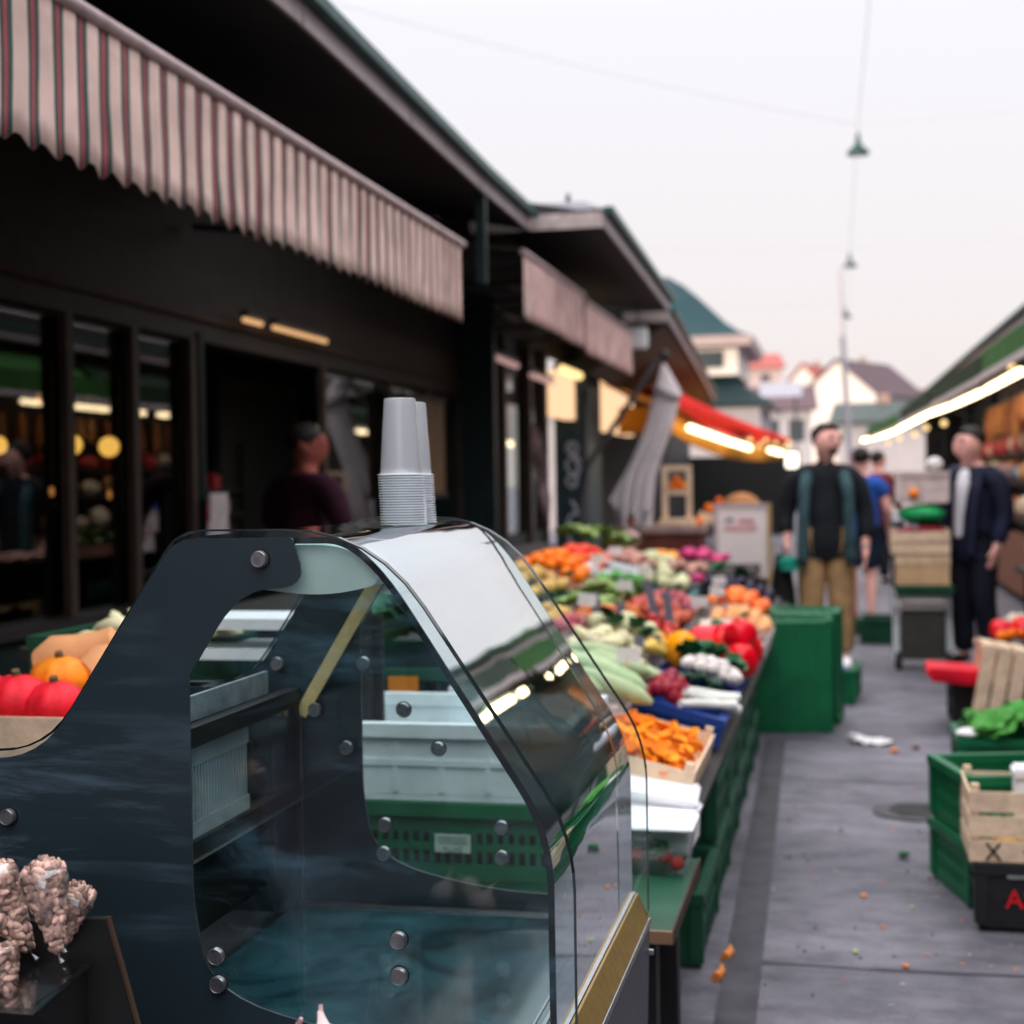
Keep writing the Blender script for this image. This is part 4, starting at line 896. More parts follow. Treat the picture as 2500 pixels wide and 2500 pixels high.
heap('cucumber', .13, 4.92, .16, .18, .11, 7, 'dark cucumber in the middle of the blue crate', 'cucumbers', mound=.03, along=1.9)
heap('fennel', .13, 5.13, .24, .12, .13, 14, 'white onion at the back of the blue crate', 'white onions', mound=.04)
heap('parsley', .13, 5.30, .22, .12, .15, 6, 'dark parsley bunch between white onions and red peppers', 'parsley bunches', mound=.03, s=1.1)
bc2 = plastic_crate('plastic_crate', 'blue crate with red and yellow peppers', .27, .52, .1, bplast); crate_at(bc2, .15, 5.62)
for i, (u_, v_, w_) in enumerate([(.03, 5.42, .17), (.10, 5.55, .19), (.02, 5.58, .2), (.12, 5.72, .2), (.19, 5.6, .18), (.055, 5.5, .25), (.17, 5.75, .17)]):
    produce('redpepper', D(u_, v_, w_), 'glossy red pepper piled above the blue crate', 'red peppers', s=1.25)
produce('yellowpepper', D(.245, 5.38, .16), 'large yellow pepper left of the red peppers', None, (.3, .2, 0), 1.25); produce('yellowpepper', D(.27, 5.6, .13), 'smaller yellow pepper behind the large one', None, (.9, .4, 0), 1.)
heap('cauliflower', .14, 6.1, .26, .34, .12, 8, 'white cauliflower behind the red peppers', 'cauliflowers', mound=.06)
heap('parsley', .14, 6.0, .2, .2, .15, 3, 'green leaves among the white cauliflowers', 'cauliflower leaves', s=.9)
gc0 = plastic_crate('plastic_crate', 'dark green crate holding the white cauliflowers', .28, .5, .1, gplast2); crate_at(gc0, .15, 6.15)
wc2 = wood_crate('wooden_crate', 'whitewashed crate of brown pink potatoes behind the cauliflowers', .3, .5, .09, greyw, 1); crate_at(wc2, .15, 6.72)
heap('potato', .15, 6.72, .27, .46, .09, 28, 'brown pink potato in the whitewashed crate', 'potatoes near the cauliflowers', mound=.05)
wc3 = wood_crate('wooden_crate', 'whitewashed crate of pale peaches by the tall green crate stack', .3, .46, .09, greyw, 1); crate_at(wc3, .14, 7.3)
heap('peach', .14, 7.3, .27, .42, .10, 26, 'pale peach by the tall green crate stack', 'peaches', mound=.05)
wc4 = wood_crate('wooden_crate', 'whitewashed crate of bright persimmons behind the peaches', .32, .5, .09, greyw, 1); crate_at(wc4, .2, 7.95)
heap('persimmon', .2, 7.95, .3, .46, .12, 22, 'bright orange persimmon behind the peaches', 'persimmons', mound=.06)
dc = plastic_crate('plastic_crate', 'dark crate of black grapes below the price board', .46, .55, .12, kplast); crate_at(dc, .26, 8.7)
heap('grape', .26, 8.7, .42, .5, .13, 60, 'dark grape in the crate below the price board', 'black grapes', mound=.05, s=1.6)
heap('parsley', .34, 8.95, .3, .2, .16, 4, 'dark green leaves over the black grapes', 'grape leaves', s=1.)
# --- second row
cz = wood_crate('wooden_crate', 'whitewashed crate of pale green zucchini beside the glass case', .3, .6, .09, greyw, 1); crate_at(cz, .44, 4.5)
heap('zucchini', .40, 4.5, .2, .5, .13, 12, 'pale green striped zucchini beside the glass case', 'zucchini', mound=.06, along=.15, s=1.1)
heap('endive', .33, 4.62, .1, .3, .15, 6, 'pale endive next to the zucchini', 'endives near the zucchini', mound=.03)
ce = wood_crate('wooden_crate', 'whitewashed crate of pale yellow endives', .3, .5, .09, greyw, 1); crate_at(ce, .46, 5.2)
heap('endive', .48, 5.15, .26, .3, .13, 13, 'pale yellow endive in the second row', 'endives', mound=.05)
heap('cabbage', .47, 5.42, .26, .2, .15, 6, 'pale cabbage behind the endives', 'pale cabbages', mound=.05, s=1.1)
heap('parsley', .47, 5.3, .28, .05, .17, 4, 'dark green leaves between endives and cabbages', 'leaves in the second row', s=.8)
heap('corn', .335, 5.28, .09, .3, .15, 5, 'orange yellow corn cob left of the yellow pepper', 'corn cobs', along=1.3, mound=.03)
heap('carrot', .55, 5.85, .26, .3, .13, 16, 'orange brown carrot in the second row', 'carrots', mound=.06, along=.8)
heap('tomato', .42, 5.95, .2, .3, .12, 12, 'dark red tomato beside the carrots', 'tomatoes by the carrots', mound=.05)
for k, (u_, v_, lab, c_) in enumerate([(.50, 5.9, 'dark green crate of carrots and tomatoes', gplast2), (.5, 6.62, 'dark crate of red apples in the second row', kplast), (.5, 7.25, 'dark crate of pink plums in the second row', kplast)]):
    crate_at(plastic_crate('plastic_crate', lab, .34, .56, .1, c_), u_, v_)
heap('apple', .5, 6.6, .3, .48, .11, 26, 'red apple in the second row', 'red apples', mound=.05)
heap('plum', .48, 7.25, .3, .46, .11, 34, 'pink plum in the second row', 'plums', mound=.04)
tg = plastic_crate('plastic_crate', 'teal crate of pale cabbages in the middle of the stall', .34, .5, .12, teal); crate_at(tg, .62, 7.95)
heap('cabbage', .62, 7.95, .3, .44, .13, 10, 'pale cabbage in the teal crate', 'cabbages in the teal crate', mound=.05)
heap('pinkpack', .48, 8.1, .08, .1, .16, 1, 'magenta wrapped pack beside the teal crate', None)
# --- third row
wl = wood_crate('wooden_crate', 'whitewashed long crate of salad at the middle of the stall, nearer', .3, .6, .1, greyw, 1); crate_at(wl, .74, 6.3)
heap('pale_lettuce', .74, 6.3, .26, .5, .1, 8, 'pale green salad in the nearer whitewashed crate', 'salads, nearer crate', mound=.03)
wl2 = wood_crate('wooden_crate', 'whitewashed long crate of salad at the middle of the stall, farther', .3, .6, .1, greyw, 1); crate_at(wl2, .74, 7.0)
heap('pale_lettuce', .74, 7.0, .26, .5, .1, 8, 'pale green salad in the farther whitewashed crate', 'salads, farther crate', mound=.03)
heap('lettuce', .74, 7.25, .24, .1, .12, 2, 'bright green salad at the end of the whitewashed crate', 'bright salads', s=.8)
wl3 = wood_crate('wooden_crate', 'whitewashed crate of plums and yellow apples behind the case', .3, .5, .09, greyw, 1); crate_at(wl3, .72, 5.65)
heap('plum', .66, 5.65, .16, .44, .1, 16, 'pink plum behind the glass case', 'plums behind the case', mound=.04, s=1.2)
heap('yapple', .8, 5.65, .14, .44, .1, 8, 'yellow apple behind the glass case', 'yellow apples behind the case', mound=.04)
# --- fourth row
oc = wood_crate('wooden_crate', 'wooden crate of vivid oranges at the back of the stall', .36, .55, .1, wood, 1); crate_at(oc, 1.07, 7.25)
heap('orange', 1.07, 7.25, .32, .5, .13, 34, 'vivid orange in the wooden crate', 'oranges', mound=.08)
oc2 = plastic_crate('plastic_crate', 'dark crate of red orange tomatoes behind the oranges', .36, .5, .1, kplast); crate_at(oc2, 1.09, 7.95)
heap('redorange', 1.09, 7.95, .32, .44, .13, 26, 'red orange tomato behind the oranges', 'tomatoes at the back', mound=.08)
wb_ = plastic_crate('plastic_crate', 'empty white crate in front of the red orange tomatoes', .24, .6, .13, wplast); crate_at(wb_, .84, 7.6, .06)
heap('yapple', 1.08, 6.45, .34, .7, .12, 28, 'yellow pink apple at the left end of the back row', 'apples in the back row', mound=.06)
crate_at(plastic_crate('plastic_crate', 'dark green crate of yellow pink apples', .36, .75, .1, gplast2), 1.08, 6.45)
heap('pale_lettuce', 1.22, 9.3, .5, .9, .16, 16, 'pale lettuce along the back of the stall', 'lettuces along the back', mound=.05)
heap('potato', .92, 8.7, .3, .6, .12, 30, 'pink potato in front of the back lettuces', 'potatoes in the back row', mound=.06, s=1.2)
heap('cabbage', .8, 9.1, .3, .6, .12, 9, 'cream cabbage beside the back potatoes', 'cream cabbages at the back', mound=.05)
heap('potato', .62, 9.2, .22, .8, .12, 14, 'brown potato at the far end of stall', 'brown potatoes at the far end', mound=.05, s=1.1)
# second table further on
st2_ = thing('stall_table', 'second stall table with flowers and wrapped packs beyond the fruit', 'table', (-1.1, 11, 0))
MB().box(-1.9, -.62, 10.25, 11.6, .64, .67).build('top', dkwood, st2_)
MB().box(-1.88, -.64, 10.27, 10.29, .02, .639).build('skirt_cloth', gplast2, st2_)
for (x, y) in ((-1.85, 10.3), (-.66, 10.3), (-1.85, 11.55), (-.66, 11.55)): MB().box(x-.02, x+.02, y-.02, y+.02, 0, .639).build('leg', dkgrey, st2_)
fr2 = lambda u, v, w: Vector((u, v, w))
heap('pinkpack', -1.05, 10.9, .5, .6, .72, 14, 'magenta wrapped pack beside the price board', 'magenta packs', mound=.06, frame=fr2, s=1.1)
heap('yellowpepper', -1.24, 10.55, .22, .3, .72, 5, 'yellow pepper among the magenta packs', 'yellow peppers far', mound=.05, frame=fr2)
heap('lettuce', -1.5, 10.6, .3, .4, .70, 5, 'dark green lettuce beside the yellow peppers', 'lettuces far', mound=.04, frame=fr2)
fh = thing('flower_head', 'large round pink flower head standing above the lettuces', 'flower', (-1.48, 10.5, .88)); MB().ball((-1.48, 10.5, .9), .065, n=14, k=9, jit=.25).build('bloom', veg('pale_pink_petals', (.7, .4, .42), .7), fh, True); MB().tube([(-1.48, 10.5, .7), (-1.48, 10.5, .86)], .01, 6).build('stem', leafm, fh)
obx = wood_crate('wooden_crate', 'small wooden crate holding oranges at the back of the counter', .3, .2, .1, wood, 1); put(obx, (-1.2, 14.45, .895))
for i, (x, z) in enumerate([(-1.58, 1.265), (-1.51, 1.265), (-1.54, 1.325), (-1.47, 1.265), (-1.2, 1.05), (-1.13, 1.05), (-1.27, 1.05), (-1.17, 1.11), (-1.98, .93), (-1.91, .93), (-1.33, .93)]):
    produce('orange', (x, 14.12 if z > 1.2 else (14.45 if z > 1.0 else 14.1), z), 'orange among the goods behind the dark red counter', 'oranges behind the counter')
for i, (u_, v_) in enumerate([(.12, 7.0), (.3, 6.6), (.6, 6.2), (.95, 6.9), (.85, 5.9), (.28, 7.6), (.5, 7.6), (.75, 8.4), (.2, 8.3), (.9, 7.7), (.38, 5.6), (.62, 6.9)]):
    produce('parsley', D(u_, v_, .17), 'green sprig lying loose among the fruit heaps', 'loose green sprigs', (0, 0, i*1.1), .55)
for i, (u_, v_) in enumerate([(.30, 6.45), (.28, 7.15), (.32, 7.75), (.62, 6.35), (.66, 7.3), (.9, 7.3), (.92, 8.0), (.64, 5.5), (.32, 4.4)]):
    t = thing('price_card', 'small white price card on a stick among the fruit heaps', 'price card', D(u_, v_, .1), 'white price cards on the stall'); c = D(u_, v_, .24)
    MB().obox(c, .07, .003, .045, Matrix.Rotation(.1*math.sin(i*2), 3, 'Y')).build('card', paper, t); MB().beam(D(u_, v_, .08), c, .005).build('stick', wood, t)
# price board
pbd = thing('price_board', 'white price board with faint pink and grey print by the man in the vest', 'sign', (-.75, 11.45, .55))
MB().box(-.935, -.565, 11.44, 11.455, .56, 1.1).build('sheet', M('price_board_white', (.88, .80, .77), .7, .06, 6), pbd)
for (x0, x1, z0, z1) in ((-.965, -.936, .5, 1.13), (-.564, -.535, .5, 1.13), (-.935, -.565, 1.101, 1.13)): MB().box(x0, x1, 11.43, 11.465, z0, z1).build('frame', M('ochre_wood', (.5, .33, .14), .6) if x0 > -.6 else greyw, pbd)
MB().box(-.88, -.82, 11.436, 11.439, .99, 1.02).build('grey_print', M('grey_print', (.3, .25, .28), .8), pbd)
MB().box(-.78, -.66, 11.436, 11.439, .98, 1.01).build('pink_print', M('pink_print', (.62, .26, .3), .8), pbd); MB().box(-.89, -.64, 11.436, 11.439, .92, .965).build('pink_print', M('pale_pink_print', (.72, .42, .4), .8), pbd)
# grey price tag holders on the heaps
tagm = M('grey_slate_tag', (.17, .17, .22), .6, .15, 12)
for i, (u_, v_, h_, lean, lab) in enumerate([(.56, 5.55, .2, -.1, 'grey price tag pair by the carrots, nearest the glass case'), (.50, 5.6, .17, .1, 'second grey price tag by the carrots'),
        (.40, 6.2, .25, -.25, 'tallest grey price tag in the middle of the stall'), (.36, 6.25, .2, -.12, 'grey price tag right of the tallest one'), (.30, 5.18, .14, .05, 'grey price tag left of the yellow pepper'), (.34, 5.12, .13, -.05, 'grey price tag among the corn cobs')]):
    p = D(u_, v_, .08); t = thing('price_tag', lab, 'price tag', p, 'grey price tags on the stall')
    b = MB(); q = Matrix.Rotation(lean, 3, 'Y'); b.obox(p+q @ Vector((0, 0, h_*.62)), .035, .006, h_*.76, q); b.build('blade', tagm, t)
    MB().beam(p, p+q @ Vector((0, 0, h_*.25)), .008).build('spike', dkgrey, t)

# --- crates seen through the glass case
gcr = plastic_crate('plastic_crate', 'green gridded crate with an upside down paper label behind the glass', .56, .38, .18, gplast, grid=True, nv=22); put(gcr, (-.86, 3.3, .43))
lb = MB().box(-.015, .065, -.2, -.198, .073, .113).build('paper_label', M('greenish_paper', (.6, .68, .62), .7), gcr, local=True)
def text(body, size, m, parent, loc, rot, ext=.0004, name='lettering'):
    c = bpy.data.curves.new(name, 'FONT'); c.body = body; c.size = size; c.extrude = ext; c.align_x = 'CENTER'; c.align_y = 'CENTER'; c.resolution_u = 3
    o0 = bpy.data.objects.new(name, c); COL.objects.link(o0); me = bpy.data.meshes.new_from_object(o0.evaluated_get(bpy.context.evaluated_depsgraph_get())); bpy.data.objects.remove(o0)
    me.materials.clear(); me.materials.append(m); o = bpy.data.objects.new(name, me); COL.objects.link(o); o.parent = parent; o.location = loc; o.rotation_euler = rot; return o
ink = M('grey_green_ink', (.12, .2, .17), .8)
text('DITTA', .015, ink, lb, (.025, -.2012, .082), (R(90), R(180), 0))
for k in range(3): MB().box(-.008, .058, -.2006, -.2001, .092+k*.0065, .0945+k*.0065).build('print_line', ink, lb, local=True)
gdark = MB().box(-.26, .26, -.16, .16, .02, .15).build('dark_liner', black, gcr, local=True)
wcr = plastic_crate('plastic_crate', 'white plastic tray stacked on the green crate behind the glass', .56, .46, .17, wplast); put(wcr, (-.86, 3.34, .612))
for i, (x, y) in enumerate([(-.98, 3.3), (-.84, 3.28), (-.72, 3.36), (-.9, 3.42)]):
    tag(MB().lathe([(.05, 0), (.056, .012), (.05, .014)], 16, (x, y, .665)).build('plastic_disc', M('clear_lid', (.5, .6, .64), .25), smooth=True), 'round translucent lid lying in the white tray', 'lid', 'lids in the white tray')
slg = MB().box(-.98, -.86, 3.62, 3.64, .6, .79)
tag(slg.build('white_card', paper), 'white card propped among the packed tomatoes behind the case', 'card')
og = tag(MB().box(-1.17, -1.09, 3.72, 3.73, .68, .80).build('orange_card', M('orange_card', (.85, .25, .02), .6)), 'small square orange price card among tomatoes behind the glass', 'card')
tag(MB().box(-1.08, -.93, 3.75, 3.76, .68, .785).build('white_card', paper), 'larger white price card next to the orange one', 'card')
tr2 = tag(MB().box(-1.4, -.9, 3.86, 3.88, .74, .80).build('white_board', paper), 'long white tray edge behind the red tomatoes', 'tray edge')
for row in range(3):
    heap('tomato', -1.12, 3.8+row*.07, .46, .05, .69+row*.025, 11, 'red tomato in punnets seen through the glass case', 'tomatoes seen through the glass', mound=.01, frame=fr2, s=.95)
heap('lettuce', -1.15, 4.1, .55, .5, .80, 14, 'dark leafy lettuce heap seen through the glass', 'leafy heap behind the tomatoes', mound=.12, frame=fr2, s=1.15)
heap('parsley', -1.1, 4.0, .5, .4, .86, 14, 'dark herb bunch on the leafy heap', 'herb bunches on the leafy heap', mound=.12, frame=fr2, s=1.5)
gbox = plastic_crate('plastic_crate', 'dark green crate under the leafy heap', .6, .7, .3, gplast2); put(gbox, (-1.15, 4.1, .52))
bluebag = tag(MB().ball((-1.2, 3.66, .70), .05, .04, .05, jit=.5).build('blue_bag', M('blue_plastic_bag', (.02, .07, .5), .4), smooth=True), 'crumpled blue plastic bag above the white tray', 'bag')
rkk = thing('tray_stand', 'dark stand with two white trays behind the glass case', 'stand', (-1.28, 3.1, 0))
for (x0, x1, z) in ((-1.42, -1.10, 1.0), (-1.42, -1.13, .935), (-1.42, -1.10, .84)):
    MB().box(x0, x1, 3.0, 3.25, z, z+.014).box(x0, x1, 2.985, 2.999, z-.004, z+.02).build('tray', wplast, rkk)
for x in (-1.45, -1.09): MB().box(x, x+.02, 3.26, 3.29, .43, 1.02).build('upright', black, rkk)
MB().box(-1.45, -1.05, 3.295, 3.31, .43, 1.0).build('back_panel', black, rkk)

# squashes at far left
sqc = wood_crate('wooden_crate', 'pale wooden crate of red and orange squashes at the left edge', .62, .4, .1, wood, 1); put(sqc, (-1.72, 2.82, .76), (0, 0, .0))
sqt = thing('stall_table', 'dark stall table under the squashes at left', 'table', (-1.8, 3.0, 0)); MB().box(-2.3, -1.32, 2.55, 3.9, .72, .758).build('top', dkwood, sqt)
MB().box(-2.28, -1.34, 2.6, 2.62, .02, .719).build('skirt_cloth', black, sqt)
def squash(c, r_, m, lab, lobes=9, sz=.8):
    t = thing('squash', lab, 'squash', c, 'squashes at left'); b = round_mb(r_, sz, .35, lobes, .05, 36, 12)
    for i, p in enumerate(b.v): b.v[i] = p+Vector(c)
    b.build('body', m, t, True); MB().tube([(c[0], c[1], c[2]+r_*sz*.6), (c[0]+.004, c[1]-.01, c[2]+r_*sz+.01)], [.012, .008], 7).build('stem', M('brown_stem', (.15, .1, .05), .8), t, True); return t
rsq = veg('red_squash_skin', (.80, .012, .03), .45, .3, 26, 0); osq = veg('orange_squash_skin', (.85, .26, .012), .45, .3, 24, 0); tan = veg('butternut_skin', (.72, .34, .15), .55, .12, 8, 0)
squash((-1.645, 2.72, .875), .068, rsq, 'red squash with a brown stem, front of the crate'); squash((-1.56, 2.72, .868), .062, rsq, 'second red squash right of the first'); squash((-1.745, 2.74, .875), .07, rsq, 'red squash cut by the left edge')
squash((-1.61, 2.83, .905), .062, osq, 'orange yellow squash above the red ones')
def butternut(c, a, lab):
    q = Matrix.Rotation(a, 3, 'Z') @ Matrix.Rotation(R(70), 3, 'Y')
    tag(MB().lathe([(.005, -.09), (.05, -.075), (.066, -.03), (.05, .02), (.04, .07), (.038, .1), (.01, .115)], 18, c, q).build('butternut_squash', tan, smooth=True), lab, 'squash', 'butternut squashes')
butternut((-1.52, 2.92, .92), .9, 'tan butternut squash standing behind the red squashes'); butternut((-1.45, 2.87, .885), 1.3, 'second tan butternut squash nearer the case'); butternut((-1.66, 2.98, .93), .2, 'pinkish butternut squash at the far left')
gcl_ = plastic_crate('plastic_crate', 'dark green crate of pale nuts behind the squashes', .5, .35, .1, gplast2); put(gcl_, (-1.62, 3.35, .86))
heap('endive', -1.58, 3.3, .4, .25, .95, 20, 'small pale yellow squash in the crate behind', 'small pale squashes', mound=.04, frame=fr2, s=.75)
MB().box(-1.9, -1.35, 3.2, 3.5, .759, .858).build('riser', black, sqt)

# ------------------------------------------------------------------ the glass display case
GX = glass('case_glass', (.94, .985, .98), .04, 3.4, smudge=.0)
GS = glass('smudged_side_glass', (.93, .985, .985), .035, 3.6, smudge=.24, scol=(.24, .5, .68), sscale=3.4)
GF = glass('mirror_filmed_front_glass', (.82, .93, .92), .10, 1.15, mx=1.0, wavy=.045)
edge = M('dark_glass_edge', (.01, .016, .018), .25); sedge = M('polished_glass_rim', (.012, .022, .024), .06, .1, spec=1.)
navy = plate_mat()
Y0, Y1 = 1.8, 2.5
dc_ = thing('display_case', 'curved glass counter display case with navy side panels', 'display case', (-.8, 2.15, 0))
outer = smooth_poly([(-1.24, .45), (-1.24, .949), (-1.048, .951), (-.851, 1.245), (-.585, 1.245), (-.331, .862), (-.331, .57), (-.40, .45)], [0, 0, .07, .035, .12, .07, 0, 0], 6)
plate = smooth_poly([(-1.23, .46), (-1.23, .940), (-1.053, .942), (-.853, 1.236), (-.690, 1.236), (-.672, 1.172), (-.765, 1.169), (-.8365, 1.056), (-.8365, .76), (-.815, .64), (-.60, .592), (-.358, .590), (-.358, .46)],
                    [0, 0, .07, .03, .004, .05, .06, .0, .03, .10, .1, 0, 0], 6)
for k, (ya, yb, nm) in enumerate(((Y0, Y0+.008, 'near'), (Y1-.008, Y1, 'far'))):
    pm = MB(); pm.add([(x, ya+.0004, z) for (x, z) in outer]+[(x, yb-.0004, z) for (x, z) in outer], [tuple(range(len(outer))), tuple(range(2*len(outer)-1, len(outer)-1, -1))]); pm.build('side_glass', GS if k == 0 else GX, dc_)
    # polished rim of the pane
    rim = MB(); n_ = len(outer)
    for i in range(1, n_-1):
        a, b = outer[i], outer[i+1]
        rim.add([(a[0], ya, a[1]), (b[0], ya, b[1]), (b[0], yb, b[1]), (a[0], yb, a[1]), (a[0]*1, ya, a[1]+.0025), (b[0], ya, b[1]+.0025), (b[0]+.002, yb, b[1]+.0025), (a[0]+.002, yb, a[1]+.0025)],
                [(0, 1, 2, 3), (7, 6, 5, 4), (0, 4, 5, 1), (3, 2, 6, 7)])
    rim.build('glass_rim', sedge, dc_)
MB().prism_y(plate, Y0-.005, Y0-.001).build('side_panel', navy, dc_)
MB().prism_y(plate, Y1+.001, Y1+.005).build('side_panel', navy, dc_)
# bent front pane
fp = [(-.86, 1.236)] + smooth_poly([(-.70, 1.236), (-.598, 1.236), (-.357, .864), (-.356, .60)], [0, .11, .07, 0], 10)
fg = MB(); ins = []
for i, p in enumerate(fp):
    a = Vector(fp[max(i-1, 0)]); b = Vector(fp[min(i+1, len(fp)-1)]); d = (b-a).normalized(); nrm = Vector((-d.y, d.x)); q = Vector(p)-nrm*.006 if nrm.y > 0 or nrm.x > 0 else Vector(p)+nrm*.006; ins.append((q.x, q.y))
ya, yb = Y0+.0095, Y1-.0095
for poly in (fp, ins):
    n_ = len(poly); base = len(fg.v)
    for (x, z) in poly: fg.v += [Vector((x, ya, z)), Vector((x, yb, z))]
    for i in range(n_-1): fg.f.append((base+2*i, base+2*i+1, base+2*i+3, base+2*i+2))
fg.build('front_glass', GF, dc_, True)
for (y_, w_) in ((ya, .0035), (yb, .0025)):
    eb = MB()
    for i in range(len(fp)-1):
        a, b, c, d = fp[i], fp[i+1], ins[i+1], ins[i]; c = (c[0]*1.0+ (c[0]-b[0])*.35, c[1]+(c[1]-b[1])*.35); d = (d[0]+(d[0]-a[0])*.35, d[1]+(d[1]-a[1])*.35)
        eb.add([(a[0], y_-w_/2, a[1]), (b[0], y_-w_/2, b[1]), (c[0], y_-w_/2, c[1]), (d[0], y_-w_/2, d[1]), (a[0], y_+w_/2, a[1]), (b[0], y_+w_/2, b[1]), (c[0], y_+w_/2, c[1]), (d[0], y_+w_/2, d[1])],
               [(0, 1, 2, 3), (7, 6, 5, 4), (0, 4, 5, 1), (2, 6, 7, 3)])
    eb.build('glass_edge', edge, dc_)
# pale body added under the top for sky refracted in the bent pane
cp = smooth_poly([(-.80, 1.226), (-.62, 1.226), (-.572, 1.176), (-.66, 1.158), (-.80, 1.175)], [.01, .05, .03, .05, .01], 6)
MB().prism_y(cp, Y0+.02, Y1-.02).build('light_canopy', M('pale_green_white_sky', (.62, .70, .66), .35, .06), dc_, True)
# deck, sills, base
deckm = bpy.data.materials.new('wiped_teal_deck'); deckm.use_nodes = True
t_ = deckm.node_tree; p_ = t_.nodes['Principled BSDF']; c_ = t_.nodes.new('ShaderNodeTexCoord'); n1 = t_.nodes.new('ShaderNodeTexNoise'); n1.inputs['Scale'].default_value = 5; n1.inputs['Detail'].default_value = 9; n1.inputs['Roughness'].default_value = .7; n1.inputs['Distortion'].default_value = 1.5
r_ = t_.nodes.new('ShaderNodeValToRGB'); r_.color_ramp.elements[0].position = .38; r_.color_ramp.elements[0].color = (.008, .03, .038, 1); r_.color_ramp.elements[1].position = .75; r_.color_ramp.elements[1].color = (.07, .19, .23, 1)
t_.links.new(c_.outputs['Object'], n1.inputs['Vector']); t_.links.new(n1.outputs['Fac'], r_.inputs[0]); t_.links.new(r_.outputs[0], p_.inputs['Base Color']); p_.inputs['Roughness'].default_value = .12; p_.inputs['Specular IOR Level'].default_value = .9; p_.inputs['Coat Weight'].default_value = .6; p_.inputs['Coat Roughness'].default_value = .04
MB().box(-.955, -.362, Y0-.001, Y1-.009, .54, .56).build('deck', deckm, dc_)
MB().box(-1.2, -.345, Y0+.001, Y1-.001, .36, .538).build('base', dkgrey, dc_)
MB().box(-.361, -.353, Y0-.03, Y1+.004, .575, .602).build('sill_rail', steel, dc_); MB().box(-.372, -.362, Y0-.02, Y1-.01, .561, .585).build('sill_rail', steel, dc_)
MB().prism_y([(-.352, .600), (-.348, .600), (-.330, .560), (-.352, .560)], Y0-.03, Y1+.004).build('gold_strip', M('gold_anodised', (.38, .25, .08), .38, .15, 50, metal=.6), dc_)
MB().prism_y([(-.352, .559), (-.328, .559), (-.326, .552), (-.352, .552)], Y0-.03, Y1+.006).build('sill_rail', steel, dc_)
MB().prism_y([(-.344, .551), (-.329, .551), (-.334, .38), (-.344, .38)], Y0-.03, Y1+.003).build('front_panel', M('navy_front_panel', (.03, .035, .045), .4), dc_)
MB().box(-.33, -.322, Y1-.012, Y1-.004, .50, .508).build('screw', steel, dc_)
MB().box(-.952, -.40, Y1-.022, Y1-.0095, .5602, .564).build('deck_trim', steel, dc_); MB().box(-.952, -.40, Y1-.03, Y1-.025, .5602, .562).build('deck_trim', steel, dc_)
MB().box(-.408, -.403, Y0+.0, Y1-.035, .5602, .564).build('deck_trim', steel, dc_); MB().box(-.422, -.419, Y0+.0, Y1-.035, .5602, .562).build('deck_trim', steel, dc_)
MB().box(-.948, -.945, Y1-.0125, Y1-.0095, .565, .913).build('corner_trim', steel, dc_)
# legs of the case
for (x, y) in ((-1.15, 1.86), (-.40, 1.86), (-1.15, 2.44), (-.40, 2.44)): MB().box(x-.025, x+.025, y-.025, y+.025, 0, .36).build('leg', black, dc_)
# rear sliding door: frame bars and slotted vent
XR = -.958
MB().box(XR-.012, XR+.012, Y0+.012, Y1-.012, .915, .945).build('door_rail', black, dc_); MB().box(XR-.01, XR+.012, Y0+.012, Y1-.012, .748, .775).build('door_rail', black, dc_)
MB().box(XR+.0125, XR+.016, Y0+.012, Y1-.012, .746, .75).build('bright_trim', steel, dc_)
MB().box(XR-.02, XR-.013, Y0+.012, Y1-.1, .947, .985).build('door_reflection_strip', M('reflection_grey', (.3, .36, .4), .3, .5, 12), dc_)  # mottled grey-blue painted in for reflections above the door rail
MB().box(XR-.01, XR+.01, Y1-.032, Y1-.012, .561, .92).build('corner_post', black, dc_)
vt = MB(); vt.box(XR-.004, XR+.004, Y0+.02, 2.27, .885, .913).box(XR-.004, XR+.004, Y0+.02, 2.27, .776, .80)
for k in range(42): y = Y0+.022+k*.0106; vt.box(XR-.0035, XR+.0035, y, y+.0052, .8005, .8845)
tag(vt.build('vent_slats', M('slotted_grey_plastic', (.42, .5, .52), .4), dc_), kind='stuff')
MB().box(XR-.05, XR-.04, Y0+.02, Y1-.02, .60, .90).build('rear_panel', black, dc_)
MB().box(XR-.003, XR+.003, 2.28, Y1-.034, .778, .912).build('door_glass', GX, dc_)
# gold strip leaning along the far panel
g0, g1 = Vector((-.772, Y1-.014, 1.182)), Vector((-.946, Y1-.014, .897)); dd = (g1-g0).normalized(); pn = Vector((dd.z, 0, -dd.x))*.0115
gs = MB(); gs.add([g0+pn, g0-pn, g1-pn, g1+pn, g0+pn+Vector((0, .004, 0)), g0-pn+Vector((0, .004, 0)), g1-pn+Vector((0, .004, 0)), g1+pn+Vector((0, .004, 0))], [(0, 1, 2, 3), (7, 6, 5, 4), (0, 4, 5, 1), (1, 5, 6, 2), (2, 6, 7, 3), (3, 7, 4, 0)])
gs.build('gold_trim', M('pale_gold_strip', (.80, .62, .28), .4, .12, 60), dc_)
